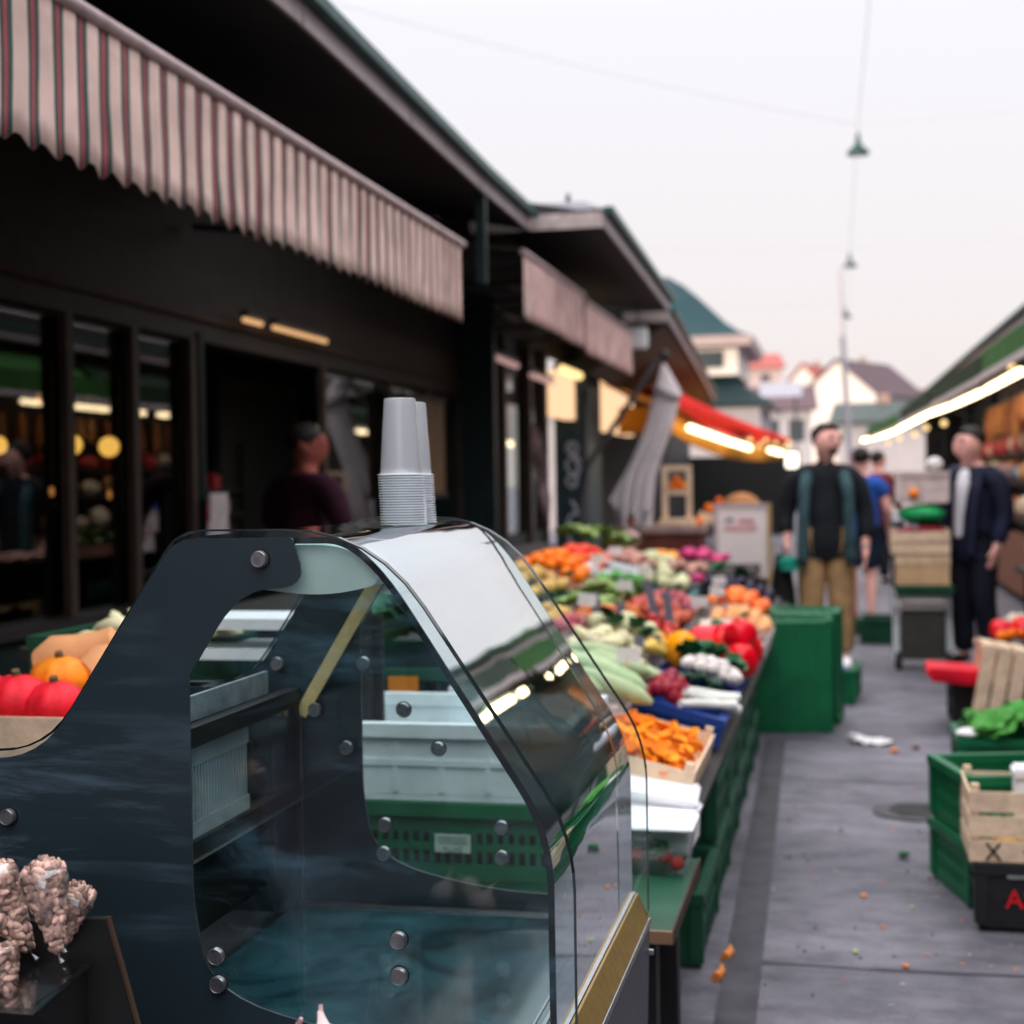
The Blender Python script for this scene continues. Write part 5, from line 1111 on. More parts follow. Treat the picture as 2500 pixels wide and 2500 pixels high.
# round steel fixings
boltm = M('scuffed_steel_disc', (.36, .36, .38), .35, .35, 60, metal=.9); ringm = M('black_rubber', (.012, .012, .013), .5)
def bolt(x, z, y, r_=.0115, s_=-1):
    q = Matrix.Rotation(R(90), 3, 'X'); b = MB().lathe([(r_, 0), (r_, .005), (r_*.86, .008), (r_*.84, .0068), (0.001, .0068)], 24, (x, y, z), q); o = b.build('bolt', boltm, dc_, True)
    MB().lathe([(r_*1.12, 0), (r_*1.12, .002)], 24, (x, y+.0021, z), q).build('washer', ringm, o, True)
for (x, z) in ((-.733, 1.209), (-1.10, .864), (-.803, .692), (-.801, .655), (-.555, .726), (-.555, .68)): bolt(x, z, Y0-.0075)
for (x, z) in ((-.988, .987), (-.918, .906), (-.861, .840), (-.827, .989), (-.755, .909), (-.693, .842), (-.792, .706), (-.795, .655), (-.582, .708), (-.582, .656)): bolt(x, z, Y1-.012, .0128)

# stacked cups
cupm = bpy.data.materials.new('clear_cup_plastic'); cupm.use_nodes = True; t_ = cupm.node_tree; t_.nodes.clear(); l_ = t_.links.new
o_ = t_.nodes.new('ShaderNodeOutputMaterial'); tr = t_.nodes.new('ShaderNodeBsdfTransparent'); tr.inputs[0].default_value = (.985, .988, .995, 1); gl = t_.nodes.new('ShaderNodeBsdfGlossy'); gl.inputs['Roughness'].default_value = .1
df = t_.nodes.new('ShaderNodeBsdfDiffuse'); df.inputs[0].default_value = (.93, .95, 1, 1); tl = t_.nodes.new('ShaderNodeBsdfTranslucent'); tl.inputs[0].default_value = (.88, .91, 1, 1)
a1 = t_.nodes.new('ShaderNodeMixShader'); a1.inputs[0].default_value = .2; l_(df.outputs[0], a1.inputs[1]); l_(tl.outputs[0], a1.inputs[2])
lw = t_.nodes.new('ShaderNodeLayerWeight'); lw.inputs['Blend'].default_value = .42
a2 = t_.nodes.new('ShaderNodeMixShader'); a2.inputs[0].default_value = .6; l_(tr.outputs[0], a2.inputs[1]); l_(a1.outputs[0], a2.inputs[2])
a3 = t_.nodes.new('ShaderNodeMixShader'); l_(lw.outputs['Fresnel'], a3.inputs[0]); l_(a2.outputs[0], a3.inputs[1]); l_(gl.outputs[0], a3.inputs[2]); l_(a3.outputs[0], o_.inputs['Surface'])
def cup_mesh():
    pr = [(.0345, .0021), (.0332, .004), (.0325, .014), (.0258, .120), (.0252, .1235), (.024, .124), (.023, .1215), (.001, .1215)]
    o = MB().lathe(pr, 40).build('plastic_cup', cupm, smooth=True); me = o.data; bpy.data.objects.remove(o); return me
cme = cup_mesh()
rimm = M('milky_rim_plastic', (.86, .9, .97), .3, .05, transl=.3)
_o = MB().lathe([(.0335, .0004), (.0372, .0006), (.0378, .0012), (.0372, .0018), (.0335, .002)], 40).build('rim', rimm, smooth=True); rme = _o.data; bpy.data.objects.remove(_o)
for (cx_, cy_, n_, ang, lab, g_) in ((-.692, 2.30, 20, .0, 'clear plastic cup upside down in the taller front stack', 'cups in the front stack'), (-.711, 2.425, 20, .02, 'clear plastic cup upside down in the rear stack', 'cups in the rear stack')):
    for k in range(n_):
        o = bpy.data.objects.new('plastic_cup', cme); COL.objects.link(o); ri = bpy.data.objects.new('rim', rme); COL.objects.link(ri); ri.parent = o
        o.location = (cx_-.0002*k+random.uniform(-.0003, .0003), cy_+random.uniform(-.0003, .0003), 1.2378+k*.0042); tag(o, lab, 'cup', g_)

# bags of beans on the black ledge at lower left
beanm = veg('bean_pinkish_brown', (.62, .40, .33), .2, .3, 45, 0, .05)
t_ = beanm.node_tree; gi = t_.nodes.new('ShaderNodeNewGeometry'); gr_ = t_.nodes.new('ShaderNodeMapRange'); gr_.inputs['To Min'].default_value = .28; gr_.inputs['To Max'].default_value = 1.4
t_.links.new(gi.outputs['Random Per Island'], gr_.inputs['Value']); hs = [n for n in t_.nodes if n.type == 'HUE_SAT'][0]; h2 = t_.nodes.new('ShaderNodeHueSaturation'); t_.links.new(hs.outputs[0], h2.inputs['Color']); t_.links.new(gr_.outputs['Result'], h2.inputs['Value'])
t_.links.new(h2.outputs[0], t_.nodes['Principled BSDF'].inputs['Base Color'])
cello = glass('cellophane', (.96, .94, .93), .12, 2.0, grough=.12, wavy=.35)
BEAN = None
def bean_bag(top, tip, r_, lab, n=210, seed=1):
    rr = random.Random(seed); top, tip = Vector(top), Vector(tip); ax = tip-top; L_ = ax.length; q = ax.to_track_quat('Z', 'Y').to_matrix()
    t = thing('bean_bag', lab, 'bag', top, 'cone bags of beans'); prof = lambda s_: r_*(math.sin(math.pi*min(s_, .16)/.32)**.7 if s_ < .16 else 1.)*(1-.88*max(0, s_-.25)/.75)
    b = MB()
    row = .0
    while row < .985:
        rad = prof(row); m_ = max(3, int(2*math.pi*rad/.0088)); a0 = rr.uniform(0, 6.28)
        for j in range(m_):
            a = a0+2*math.pi*(j+rr.uniform(-.25, .25))/m_; sr = row+rr.uniform(-.012, .012); rd_ = max(.001, prof(max(0, sr))*rr.uniform(.87, .95))
            nr = q @ Vector((math.cos(a), math.sin(a), 0)); tg_ = q @ Vector((-math.sin(a), math.cos(a), 0)); axv = q @ Vector((0, 0, 1))
            w_ = rr.uniform(0, 3.14); X = tg_*math.cos(w_)+axv*math.sin(w_); Y = nr.cross(X); tl = rr.uniform(-.25, .25); Zv = (nr+X*tl).normalized(); X = Y.cross(Zv).normalized()
            ro = Matrix((X, Y, Zv)).transposed(); z_ = rr.uniform(.85, 1.15)
            b.ball(top+q @ Vector((rd_*math.cos(a), rd_*math.sin(a), sr*L_)), .0088*z_, .0045*z_, .0030*z_, 10, 7, ro)
        row += .0066/L_*(.45 if row < .16 else 1)
    tag(b.build('beans', beanm, t, True), kind='stuff')
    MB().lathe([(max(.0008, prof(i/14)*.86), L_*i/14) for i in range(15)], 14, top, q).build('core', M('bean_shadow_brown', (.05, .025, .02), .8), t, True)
    sh_ = MB().lathe([(max(.001, prof(i/16)*1.09+.0006*rr.uniform(-1, 1)), L_*i/16) for i in range(17)], 18, top, q)
    for i, p in enumerate(sh_.v): sh_.v[i] = p+Vector((noise.noise(p*60), noise.noise(p*60+Vector((9, 0, 0))), 0))*.0018
    sh_.build('film', cello, t, True)
    lb_ = MB(); c = top+q @ Vector((0, 0, .17*L_)); lb_.obox(c+Vector((.006, -r_*.99, 0)), .022, .001, .007, Matrix.Rotation(.25, 3, 'Y')); lb_.build('paper_label', paper, t)
    MB().tube([tip, tip+ax.normalized()*.006, tip+ax.normalized()*.012+Vector((.003, 0, 0))], [.002, .001, .0035], 6).build('twisted_end', cello, t, True)
    return t
bean_bag((-0.889, 1.512, 0.882), (-0.866, 1.506, 0.783), 0.0255, 'middle cone bag of beans with a white sticker on top', 230, 2)
bean_bag((-0.989, 1.552, 0.859), (-0.925, 1.546, 0.769), 0.034, 'largest cone bag of beans, cut by the left edge', 330, 3)
bean_bag((-0.878, 1.572, 0.839), (-0.892, 1.566, 0.774), 0.022, 'smallest cone bag of beans, right of the middle bag', 130, 4)
bean_bag((-0.938, 1.490, 0.784), (-0.912, 1.484, 0.742), 0.026, 'bag of beans lowest at the left corner', 120, 5)
ld = thing('display_ledge', 'black ledge with a clear tray and brown edge under the bean bags', 'stand', (-1.0, 1.6, 0))
MB().prism_y([(-1.3, 0), (-1.3, .765), (-.845, .80), (-.79, .60), (-.75, .40), (-.75, 0)], 1.578, 1.592).build('board', black, ld)
MB().prism_x([(1.44, .742), (1.58, .755), (1.58, .748), (1.44, .735)], -1.25, -.86).build('tray', cello, ld)
MB().tube([(-.842, 1.577, .803), (-.822, 1.577, .735), (-.79, 1.577, .62), (-.76, 1.577, .5)], .0035, 6).build('edge_trim', brownw, ld)
MB().prism_x([(1.46, .739), (1.58, .745), (1.58, .60), (1.56, .60)], -1.25, -.87).build('shelf_bracket', black, ld)
# garlic at the bottom edge
gs_ = thing('garlic_shelf', 'small dark shelf under the garlic at the bottom edge', 'shelf', (-.56, 1.53, .64)); MB().box(-.68, -.47, 1.44, 1.6, .668, .676).build('board', black, gs_); MB().box(-.6, -.56, 1.52, 1.56, 0, .667).build('post', black, gs_)
gm = veg('garlic_skin', (.72, .60, .56), .6, .15, 30, 0)
def garlic(c, lab, tilt):
    q = Matrix.Rotation(tilt, 3, 'X') @ Matrix.Rotation(tilt*.7, 3, 'Y'); t = thing('garlic_bulb', lab, 'garlic', c, 'garlic bulbs')
    b = MB(); n = 24
    for (r_, z) in [(.002, -.016), (.014, -.015), (.021, -.006), (.022, .002), (.016, .013), (.007, .02), (.004, .03), (.003, .036)]:
        for j in range(n): a = 2*math.pi*j/n; rr = r_*(1+.09*math.cos(6*a)); b.v.append(Vector(c)+q @ Vector((rr*math.cos(a), rr*math.sin(a), z)))
    for i in range(7):
        for j in range(n): b.f.append((i*n+j, i*n+(j+1) % n, (i+1)*n+(j+1) % n, (i+1)*n+j))
    b.build('cloves', gm, t, True); MB().tube([Vector(c)+q @ Vector((0, 0, .03)), Vector(c)+q @ Vector((.002, 0, .042))], [.0034, .0022], 7).build('stem', M('pink_stem', (.6, .35, .38), .7), t, True)
garlic((-.582, 1.50, .694), 'garlic bulb at the bottom edge, left one', .3); garlic((-.548, 1.50, .702), 'garlic bulb at the bottom edge with a pink stem', -.5); garlic((-.520, 1.52, .688), 'garlic bulb at the bottom edge, right one', .6)
# ------------------------------------------------------------------ people
def skinned(name, nodes, edges, mat, parent, sub=2):
    """one continuous surface grown round a joint skeleton; nodes = [(x, y, z, rx, ry)]"""
    me = bpy.data.meshes.new(name); me.from_pydata([n[:3] for n in nodes], edges, [])
    o = bpy.data.objects.new(name, me); COL.objects.link(o)
    o.modifiers.new('skin', 'SKIN').use_smooth_shade = True
    for i, n in enumerate(nodes): me.skin_vertices[0].data[i].radius = (n[3], n[4] if len(n) > 4 else n[3])
    me.skin_vertices[0].data[0].use_root = True
    s_ = o.modifiers.new('sub', 'SUBSURF'); s_.levels = sub; s_.render_levels = sub
    dg = bpy.context.evaluated_depsgraph_get(); m2 = bpy.data.meshes.new_from_object(o.evaluated_get(dg)); o.modifiers.clear(); o.data = m2
    m2.materials.clear(); m2.materials.append(mat)
    for q in m2.polygons: q.use_smooth = True
    if parent: o.parent = parent
    return o
def chain(nodes, edges, start, pts):
    p = start
    for q in pts: nodes.append(q); edges.append((p, len(nodes)-1)); p = len(nodes)-1
    return p
def hand(nodes, edges, wrist, d, side, curl=.4):
    """palm, four unequal curled fingers and a thumb from the side of the palm; d = direction the hand points"""
    w = Vector(nodes[wrist][:3]); d = Vector(d).normalized(); s_ = Vector((side, 0, 0)); s_ = (s_-d*s_.dot(d)).normalized(); b = d.cross(s_)*(1 if side > 0 else -1)
    if b.y > 0: b = -b
    s2 = Vector((0, -1, 0)); s2 = (s2-d*s2.dot(d)).normalized()     # fingers fan along the body's depth, thumb forward
    palm = w+d*.055; nodes.append((*palm, .024, .034)); edges.append((wrist, len(nodes)-1)); pi = len(nodes)-1
    for k, L_ in enumerate((.066, .078, .072, .056)):
        r0 = palm+s2*(.027-.018*k)+d*.03; r1 = r0+d*L_*.5-s_*curl*.012; r2 = r1+d*L_*.42-s_*curl*.03
        chain(nodes, edges, pi, [(*r0, .0095), (*r1, .0088), (*r2, .0075)])
    t0 = palm+s2*.034-d*.02; t1 = t0+s2*.022+d*.028; t2 = t1+d*.026-s_*.008
    chain(nodes, edges, pi, [(*t0, .011), (*t1, .0098), (*t2, .008)])
def person(label, loc, rotz, H, sh, arms, legs, head_yaw, mats, jacket_len, sleeve, trouser_to=.06, trouser_w=1., hair_style=1, extras=None):
    """H height; sh half shoulder width; arms = [(elbow, wrist)] for left (-x) and right (+x); legs = [(hip, knee, ankle)]; faces -y"""
    t = thing('person', label, 'person', (0, 0, 0)); k = H/1.75
    zs, zh, zn = 1.385*k, .92*k, 1.475*k
    N = [(0, 0, zh, .13*k, .10*k), (0, .005, 1.12*k, .125*k, .095*k), (0, 0, 1.3*k, .15*k, .10*k), (0, .01, zs, .10*k, .085*k), (0, 0, zn, .055*k, .055*k)]
    E = [(0, 1), (1, 2), (2, 3), (3, 4)]
    cy, sy_ = math.cos(head_yaw), math.sin(head_yaw); fw = Vector((sy_, -cy, 0)); rt_ = Vector((cy, sy_, 0)); hz = H-.128*k
    hc = Vector((0, -.01, hz))+fw*.012
    chain(N, E, 4, [(*(hc+Vector((0, 0, -.075*k))+fw*.012), .088*k, .094*k), (*hc, .101*k, .116*k), (*(hc+Vector((0, 0, .062*k))-fw*.008), .09*k, .106*k), (*(hc+Vector((0, 0, .1*k))-fw*.01), .035*k, .04*k)])
    hi = 6; chain(N, E, hi, [(*(hc+fw*.106*k+Vector((0, 0, -.005))), .02*k), (*(hc+fw*.128*k+Vector((0, 0, -.02*k))), .013*k)])
    for s_ in (-1, 1): chain(N, E, hi, [(*(hc+rt_*s_*.08*k-fw*.005), .018*k, .012*k), (*(hc+rt_*s_*.092*k-fw*.012+Vector((0, 0, .012))), .016*k, .01*k)])
    ends = []
    for s_, (el_, wr) in zip((-1, 1), arms):
        i = chain(N, E, 3, [(s_*sh*.62, .0, zs-.005, .07*k, .065*k), (s_*sh, .01, zs-.05*k, .058*k)])
        mid = [(s_*sh*.5+el_[0]*.5, el_[1]*.5, (zs-.05*k+el_[2])/2, .05*k)]
        i = chain(N, E, i, mid+[(*el_, .042*k), (*wr, .029*k)]); ends.append(i)
        hand(N, E, i, Vector(wr)-Vector(el_), s_)
    for s_, (hp, kn, an) in zip((-1, 1), legs):
        i = chain(N, E, 0, [(*hp, .088*k), (*[(a+b)/2 for a, b in zip(hp, kn)], .076*k), (*kn, .056*k), (kn[0]*.6+an[0]*.4, kn[1]*.6+an[1]*.4+.012, kn[2]*.6+an[2]*.4, .054*k), (*an, .038*k)])
        chain(N, E, i, [(an[0]+s_*.01, an[1]-.06, .035, .04*k, .03*k), (an[0]+s_*.02, an[1]-.15, .025, .036*k, .022*k)])
    body = skinned('body', N, E, mats['skin'], t)
    # jacket or shirt
    J = [(0, 0, jacket_len-.07, .20*k, .19*k), (0, 0, (jacket_len+1.15*k)/2, .195*k, .175*k), (0, .005, 1.15*k, .185*k, .138*k), (0, 0, 1.30*k, .195*k, .138*k), (0, .01, zs+.0, .115*k, .10*k), (0, .012, zn-.03*k, .068*k, .07*k)]; JE = [(i, i+1) for i in range(5)]
    for s_, (el_, wr) in zip((-1, 1), arms):
        i = chain(J, JE, 4, [(s_*sh*.62, 0, zs, .095*k, .09*k), (s_*sh, .01, zs-.05*k, .086*k)])
        m_ = (s_*sh*.5+el_[0]*.5, el_[1]*.5, (zs-.05*k+el_[2])/2, .08*k); e_ = (*el_, .072*k)
        if sleeve < .5: chain(J, JE, i, [m_])
        else: chain(J, JE, i, [m_, e_]+([(el_[0]+(wr[0]-el_[0])*sleeve, el_[1]+(wr[1]-el_[1])*sleeve, el_[2]+(wr[2]-el_[2])*sleeve, .06*k)] if sleeve > .5 else []))
    skinned('jacket', J, JE, mats['jacket'], t)
    hem = MB()
    for i in range(8):
        z = jacket_len+(1.12*k-jacket_len)*i/7
        for j in range(28):
            a = 2*math.pi*j/28; w_ = 1+.03*math.sin(5*a+i*.7)+.03*noise.noise(Vector((a*2, z*9, H))); hem.v.append(Vector((.185*k*w_*math.cos(a), .15*k*w_*math.sin(a), z)))
    for i in range(7):
        for j in range(28): hem.f.append((i*28+j, i*28+(j+1) % 28, (i+1)*28+(j+1) % 28, (i+1)*28+j))
    hem.build('jacket_hem', mats['jacket'], t, True)
    T = [(0, 0, zh-.0*k, .132*k, .104*k)]; TE = []
    for hp, kn, an in legs:
        kz = max(trouser_to, an[2]); pts_ = [(*hp, .11*k*trouser_w), (*[(a+b)/2 for a, b in zip(hp, kn)], .102*k*trouser_w), (*kn, .088*k*trouser_w)]
        if trouser_to < kn[2]-.1: pts_ += [((kn[0]+an[0])/2, (kn[1]+an[1])/2+.01, (kn[2]+an[2])/2, .08*k*trouser_w), (an[0], an[1]-.01, (kn[2]*.2+an[2]*.8), .082*k*trouser_w), (an[0], an[1], kz, .068*k*trouser_w)]
        chain(T, TE, 0, pts_)
    skinned('trousers', T, TE, mats['trousers'], t)
    for s_, (hp, kn, an) in zip((-1, 1), legs):
        skinned('shoe', [(an[0], an[1]+.04, .045, .042, .036), (an[0]+s_*.01, an[1]-.07, .042, .045, .034), (an[0]+s_*.02, an[1]-.17, .034, .04, .026)], [(0, 1), (1, 2)], mats['shoe'], t)
    # hair shell, eyes, brows, mouth
    b = MB(); q = Matrix.Rotation(head_yaw, 3, 'Z')
    top = hc+Vector((0, 0, .03*k))-fw*.012
    for i in range(9):
        ph = math.pi*i/8
        for j in range(16):
            a = 2*math.pi*j/16; v = Vector((.095*k*math.sin(ph)*math.cos(a), .112*k*math.sin(ph)*math.sin(a), .101*k*math.cos(ph)))
            front = max(0, -math.sin(a)); lim = -.012*k+.055*k*front if hair_style == 1 else .03*k+.045*k*front
            v.z = max(v.z, lim if front > .25 else -.065*k); v *= 1+.10*noise.noise(v*34+Vector((H*7, 0, 0))); b.v.append(top+q @ v)
    for i in range(8):
        for j in range(16): b.f.append((i*16+j, i*16+(j+1) % 16, (i+1)*16+(j+1) % 16, (i+1)*16+j))
    b.build('hair', mats['hair'], t, True)
    for s_ in (-1, 1):
        MB().ball(hc+fw*.103*k+rt_*s_*.036*k+Vector((0, 0, .012*k)), .0115*k, n=8, k=6).build('eye', M('eye_dark', (.05, .035, .03), .3), t, True)
        e0 = hc+fw*.111*k+rt_*s_*.032*k+Vector((0, 0, .034*k)); MB().beam(e0-rt_*.02*k, e0+rt_*.02*k, .012, .007).build('eyebrow', mats['hair'], t)
    m0 = hc+fw*.101*k+Vector((0, 0, -.058*k)); MB().tube([m0-rt_*.024*k-fw*.008, m0, m0+rt_*.024*k-fw*.008], .006*k, 6).build('mouth', M('lip_pink', (.45, .16, .14), .5), t, True)
    if extras: extras(t, k, hc, fw, rt_)
    t.location = loc; t.rotation_euler = (0, 0, rotz); return t
skin_m = M('skin', (.90, .47, .40), .55, .12, 20); hair_d = M('dark_brown_hair', (.018, .013, .011), .6, .3, 60)
navy_j = M('navy_jacket', (.012, .016, .04), .75, .4, 7, bump=.9, bscale=9); navy_t = M('dark_navy_trousers', (.012, .014, .024), .8, .2, 10); khaki = M('khaki_trousers', (.46, .28, .13), .85, .4, 7, bump=1., bscale=9)
blk_sweater = M('black_shirt', (.013, .015, .018), .85, .4, 8, bump=.9, bscale=9); shoe_w = M('pale_shoe', (.6, .57, .58), .6); shoe_b = M('black_shoe', (.015, .014, .014), .4)
vestm = M('teal_grey_vest', (.035, .075, .085), .8, .5, 9, bump=.9, bscale=12)
def vest_extras(t, k, hc, fw, rt_):
    # open sleeveless vest over the shirt: two front panels and a back
    for s_ in (-1, 1):
        skinned('vest_front', [(s_*.165, -.15, .70, .08, .045), (s_*.16, -.15, .9*k, .078, .045), (s_*.155, -.128, 1.12*k, .078, .045), (s_*.145, -.105, 1.28*k, .08, .05), (s_*.115, -.03, 1.40*k, .06, .055)], [(0, 1), (1, 2), (2, 3), (3, 4)], vestm, t)
    skinned('vest_back', [(0, .09, .72, .15, .045), (0, .09, 1.1*k, .15, .04), (0, .08, 1.38*k, .14, .04)], [(0, 1), (1, 2)], vestm, t)
    MB().tube([(.266, -.085, .835), (.266, -.087, .825)], .036, 10).build('watch', M('silver_watch', (.6, .6, .62), .3, metal=.8), t, True)
    skinned('collar', [(-.06, -.03, 1.47*k, .03), (0, -.07, 1.43*k, .02), (.06, -.03, 1.47*k, .03)], [(0, 1), (1, 2)], blk_sweater, t)
    skinned('beard', [(*(hc+fw*.062*k+rt_*-.05*k+Vector((0, 0, -.05*k))), .032), (*(hc+fw*.085*k+Vector((0, 0, -.085*k))), .036), (*(hc+fw*.062*k+rt_*.05*k+Vector((0, 0, -.05*k))), .032)], [(0, 1), (1, 2)], M('stubble', (.10, .05, .04), .8), t)
vest_man = person('man in teal grey vest over black, khaki trousers, head turned to the right', (-.12, 10.65, 0), R(2), 1.70, .215,
    [((-.275, .03, 1.08), (-.265, -.07, .86)), ((.275, .03, 1.07), (.265, -.09, .81))],
    [((-.09, 0, .88), (-.105, -.02, .48), (-.105, .02, .08)), ((.09, 0, .88), (.10, -.02, .48), (.11, .02, .08))], R(38),
    dict(skin=skin_m, jacket=blk_sweater, trousers=khaki, shoe=shoe_w, hair=hair_d), .76, .75, .08, 1.16, 2, vest_extras)
tb = thing('cloth_hat', 'teal green cap held in the left hand of the man in the vest', 'cap', (-.38, 10.5, .72)); MB().ball((-.38, 10.5, .72), .075, .06, .06, 14, 8, jit=.15).build('crown', M('teal_green_cloth', (.01, .22, .16), .7), tb, True); MB().ball((-.36, 10.45, .685), .07, .05, .012, 12, 6).build('peak', MATS['teal_green_cloth'], tb, True)
bb = thing('shopping_bag', 'limp black bag hanging beside the man in khaki trousers', 'bag', (-.42, 10.55, .3)); bgm = MB()
for i, (w_, z) in enumerate([(.05, .78), (.07, .66), (.09, .5), (.10, .34), (.085, .2), (.06, .16)]):
    for j in range(12): a = 2*math.pi*j/12; bgm.v.append(Vector((-.42+w_*math.cos(a)*(1+.1*math.sin(3*a)), 10.6+.05*math.sin(a), z)))
for i in range(5):
    for j in range(12): bgm.f.append((i*12+j, i*12+(j+1) % 12, (i+1)*12+(j+1) % 12, (i+1)*12+j))
bgm.build('body', black, bb, True); MB().tube([(-.42, 10.6, .78), (-.40, 10.58, .84), (-.39, 10.58, .86)], .006, 6).build('strap', black, bb)
def suit_extras(t, k, hc, fw, rt_):
    skinned('shirt_front', [(-.01, -.165, .93*k, .035, .02), (-.01, -.155, 1.1*k, .042, .022), (0, -.13, 1.3*k, .055, .025), (0, -.06, 1.44*k, .055, .045)], [(0, 1), (1, 2), (2, 3)], M('white_shirt', (.74, .72, .78), .8, .08), t)
    for s_ in (-1, 1):
        skinned('lapel', [(s_*.085, -.165, .80*k, .045, .022), (s_*.09, -.15, 1.1*k, .05, .022), (s_*.105, -.12, 1.30*k, .055, .03), (s_*.085, -.03, 1.45*k, .03, .04)], [(0, 1), (1, 2), (2, 3)], navy_j, t)
suit_man = person('man in navy jacket, white shirt and dark trousers, looking down to the left', (.88, 10.75, 0), R(-38), 1.66, .20,
    [((-.245, .05, 1.06), (-.20, -.08, .86)), ((.24, .03, 1.06), (.215, -.05, .82))],
    [((-.085, 0, .86), (-.09, -.03, .47), (-.085, .02, .08)), ((.085, 0, .86), (.095, -.03, .47), (.10, .04, .08))], R(-14),
    dict(skin=skin_m, jacket=navy_j, trousers=navy_t, shoe=shoe_b, hair=hair_d), .74, .95, .06, 1.08, 1, suit_extras)
third = person('person in blue shirt and dark shorts walking behind the man in the vest', (.16, 13.9, 0), R(180), 1.6, .19,
    [((-.24, .03, 1.02), (-.25, -.1, .82)), ((.24, .03, 1.02), (.25, -.05, .80))],
    [((-.08, 0, .83), (-.085, -.06, .46), (-.08, .06, .09)), ((.08, 0, .83), (.085, .04, .46), (.07, -.1, .08))], 0,
    dict(skin=skin_m, jacket=M('blue_shirt', (.02, .09, .38), .8), trousers=M('navy_shorts', (.015, .03, .06), .85), shoe=M('red_shoe', (.4, .04, .04), .6), hair=hair_d), .8, .2, .45, 1.25)
shopper = person('far shopper in dark red clothes between the vest man and hand truck', (.42, 19.0, 0), R(160), 1.66, .19,
    [((-.25, .02, 1.06), (-.22, -.16, .92)), ((.25, .02, 1.06), (.25, -.05, .82))],
    [((-.08, 0, .86), (-.085, -.03, .47), (-.08, .02, .08)), ((.08, 0, .86), (.085, -.03, .47), (.1, .06, .08))], 0,
    dict(skin=skin_m, jacket=M('dark_red_coat', (.16, .03, .035), .85), trousers=navy_t, shoe=shoe_b, hair=hair_d), .72, .9)
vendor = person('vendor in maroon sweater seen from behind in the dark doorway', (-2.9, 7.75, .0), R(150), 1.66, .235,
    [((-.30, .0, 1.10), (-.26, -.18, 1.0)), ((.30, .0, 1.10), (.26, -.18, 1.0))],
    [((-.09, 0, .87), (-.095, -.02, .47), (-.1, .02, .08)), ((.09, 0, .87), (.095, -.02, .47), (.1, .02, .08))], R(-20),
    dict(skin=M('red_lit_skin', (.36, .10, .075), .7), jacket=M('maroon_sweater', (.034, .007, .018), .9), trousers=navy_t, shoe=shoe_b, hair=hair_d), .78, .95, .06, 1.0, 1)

# ------------------------------------------------------------------ loaded hand truck in the lane
ht_ = thing('hand_truck', 'hand truck with dark front box and white side posts loaded with crates', 'hand truck', (.52, 10.5, 0))
MB().box(.38, .67, 10.42, 10.7, .07, .41).build('box', M('olive_grey_box', (.05, .048, .042), .6), ht_, bevel=.01)
for x in (.345, .695): MB().box(x-.018, x+.018, 10.5, 10.54, .06, .55).build('side_post', wplast, ht_)
MB().box(.33, .71, 10.4, 10.75, .412, .43).build('platform', steel, ht_)
for x in (.36, .69):
    w_ = MB().lathe([(.001, -.022), (.05, -.022), (.062, -.018), (.062, .018), (.05, .022), (.001, .022)], 18, (x, 10.42, .062), Matrix.Rotation(R(90), 3, 'Y')).build('wheel', M('rubber', (.015, .015, .016), .7), ht_, True)
    MB().lathe([(.001, -.025), (.03, -.024), (.03, .024), (.001, .025)], 14, (x, 10.42, .062), Matrix.Rotation(R(90), 3, 'Y')).build('hub', dkgrey, w_, True)
MB().tube([(.34, 10.78, .06), (.34, 10.82, 1.0), (.70, 10.82, 1.0), (.70, 10.78, .06)], .012, 8).build('frame', dkgrey, ht_)
tag(MB().box(.36, .69, 10.43, 10.72, .4305, .50).build('white_sack', M('white_cloth_sack', (.66, .62, .58), .9, .15, 12), bevel=.025), 'folded white cloth on the hand truck under the crates', 'cloth')
c1 = plastic_crate('plastic_crate', 'flat dark green crate low in the hand truck load', .36, .3, .07, gplast2); put(c1, (.53, 10.57, .502))
c2 = thing('cardboard_box', 'tan cardboard box in the middle of the hand truck load', 'box', (.53, 10.57, .575)); MB().box(.35, .70, 10.42, 10.72, .576, .72).build('body', M('tan_cardboard', (.62, .40, .22), .8, .15, 8), c2); MB().box(.345, .705, 10.415, 10.725, .7205, .76).build('lid', M('pale_card', (.7, .52, .34), .8), c2)
c3 = wood_crate('wooden_crate', 'pale wooden crate of red radishes on the hand truck', .37, .3, .15, wood, 2); put(c3, (.51, 10.57, .79))
tag(MB().box(.34, .70, 10.43, 10.71, .7605, .789).build('wooden_board', wood), 'wooden board lying between box and radish crate', 'board')
heap('beet', .51, 10.55, .33, .26, .92, 34, 'bright red radish in the hand truck crate', 'radishes on the hand truck', mound=.03, frame=fr2, s=1.1)
heap('parsley', .51, 10.6, .32, .2, .95, 6, 'radish leaves on the hand truck crate', 'radish leaves', mound=.03, frame=fr2)
nb = tag(MB().ball((.53, 10.57, 1.06), .16, .12, .065, 16, 9, jit=.12).build('green_bag', M('bright_green_plastic', (.02, .42, .13), .4, .3, 20), smooth=True), 'bright green plastic sack on top of the radish crate', 'sack')
c4 = plastic_crate('plastic_crate', 'pinkish white crate topmost on the hand truck', .33, .28, .22, M('pinkish_white_plastic', (.66, .55, .52), .6)); put(c4, (.53, 10.62, 1.13))
produce('orange', (.47, 10.44, 1.2), 'single orange stuck at the front of topmost white crate', None, (0, 0, 0), .9)
bagw = tag(MB().ball((.62, 10.62, 1.40), .055, .05, .045, 12, 8, jit=.2).build('white_bag', paper, smooth=True), 'small white bag lying in the topmost crate', 'bag')

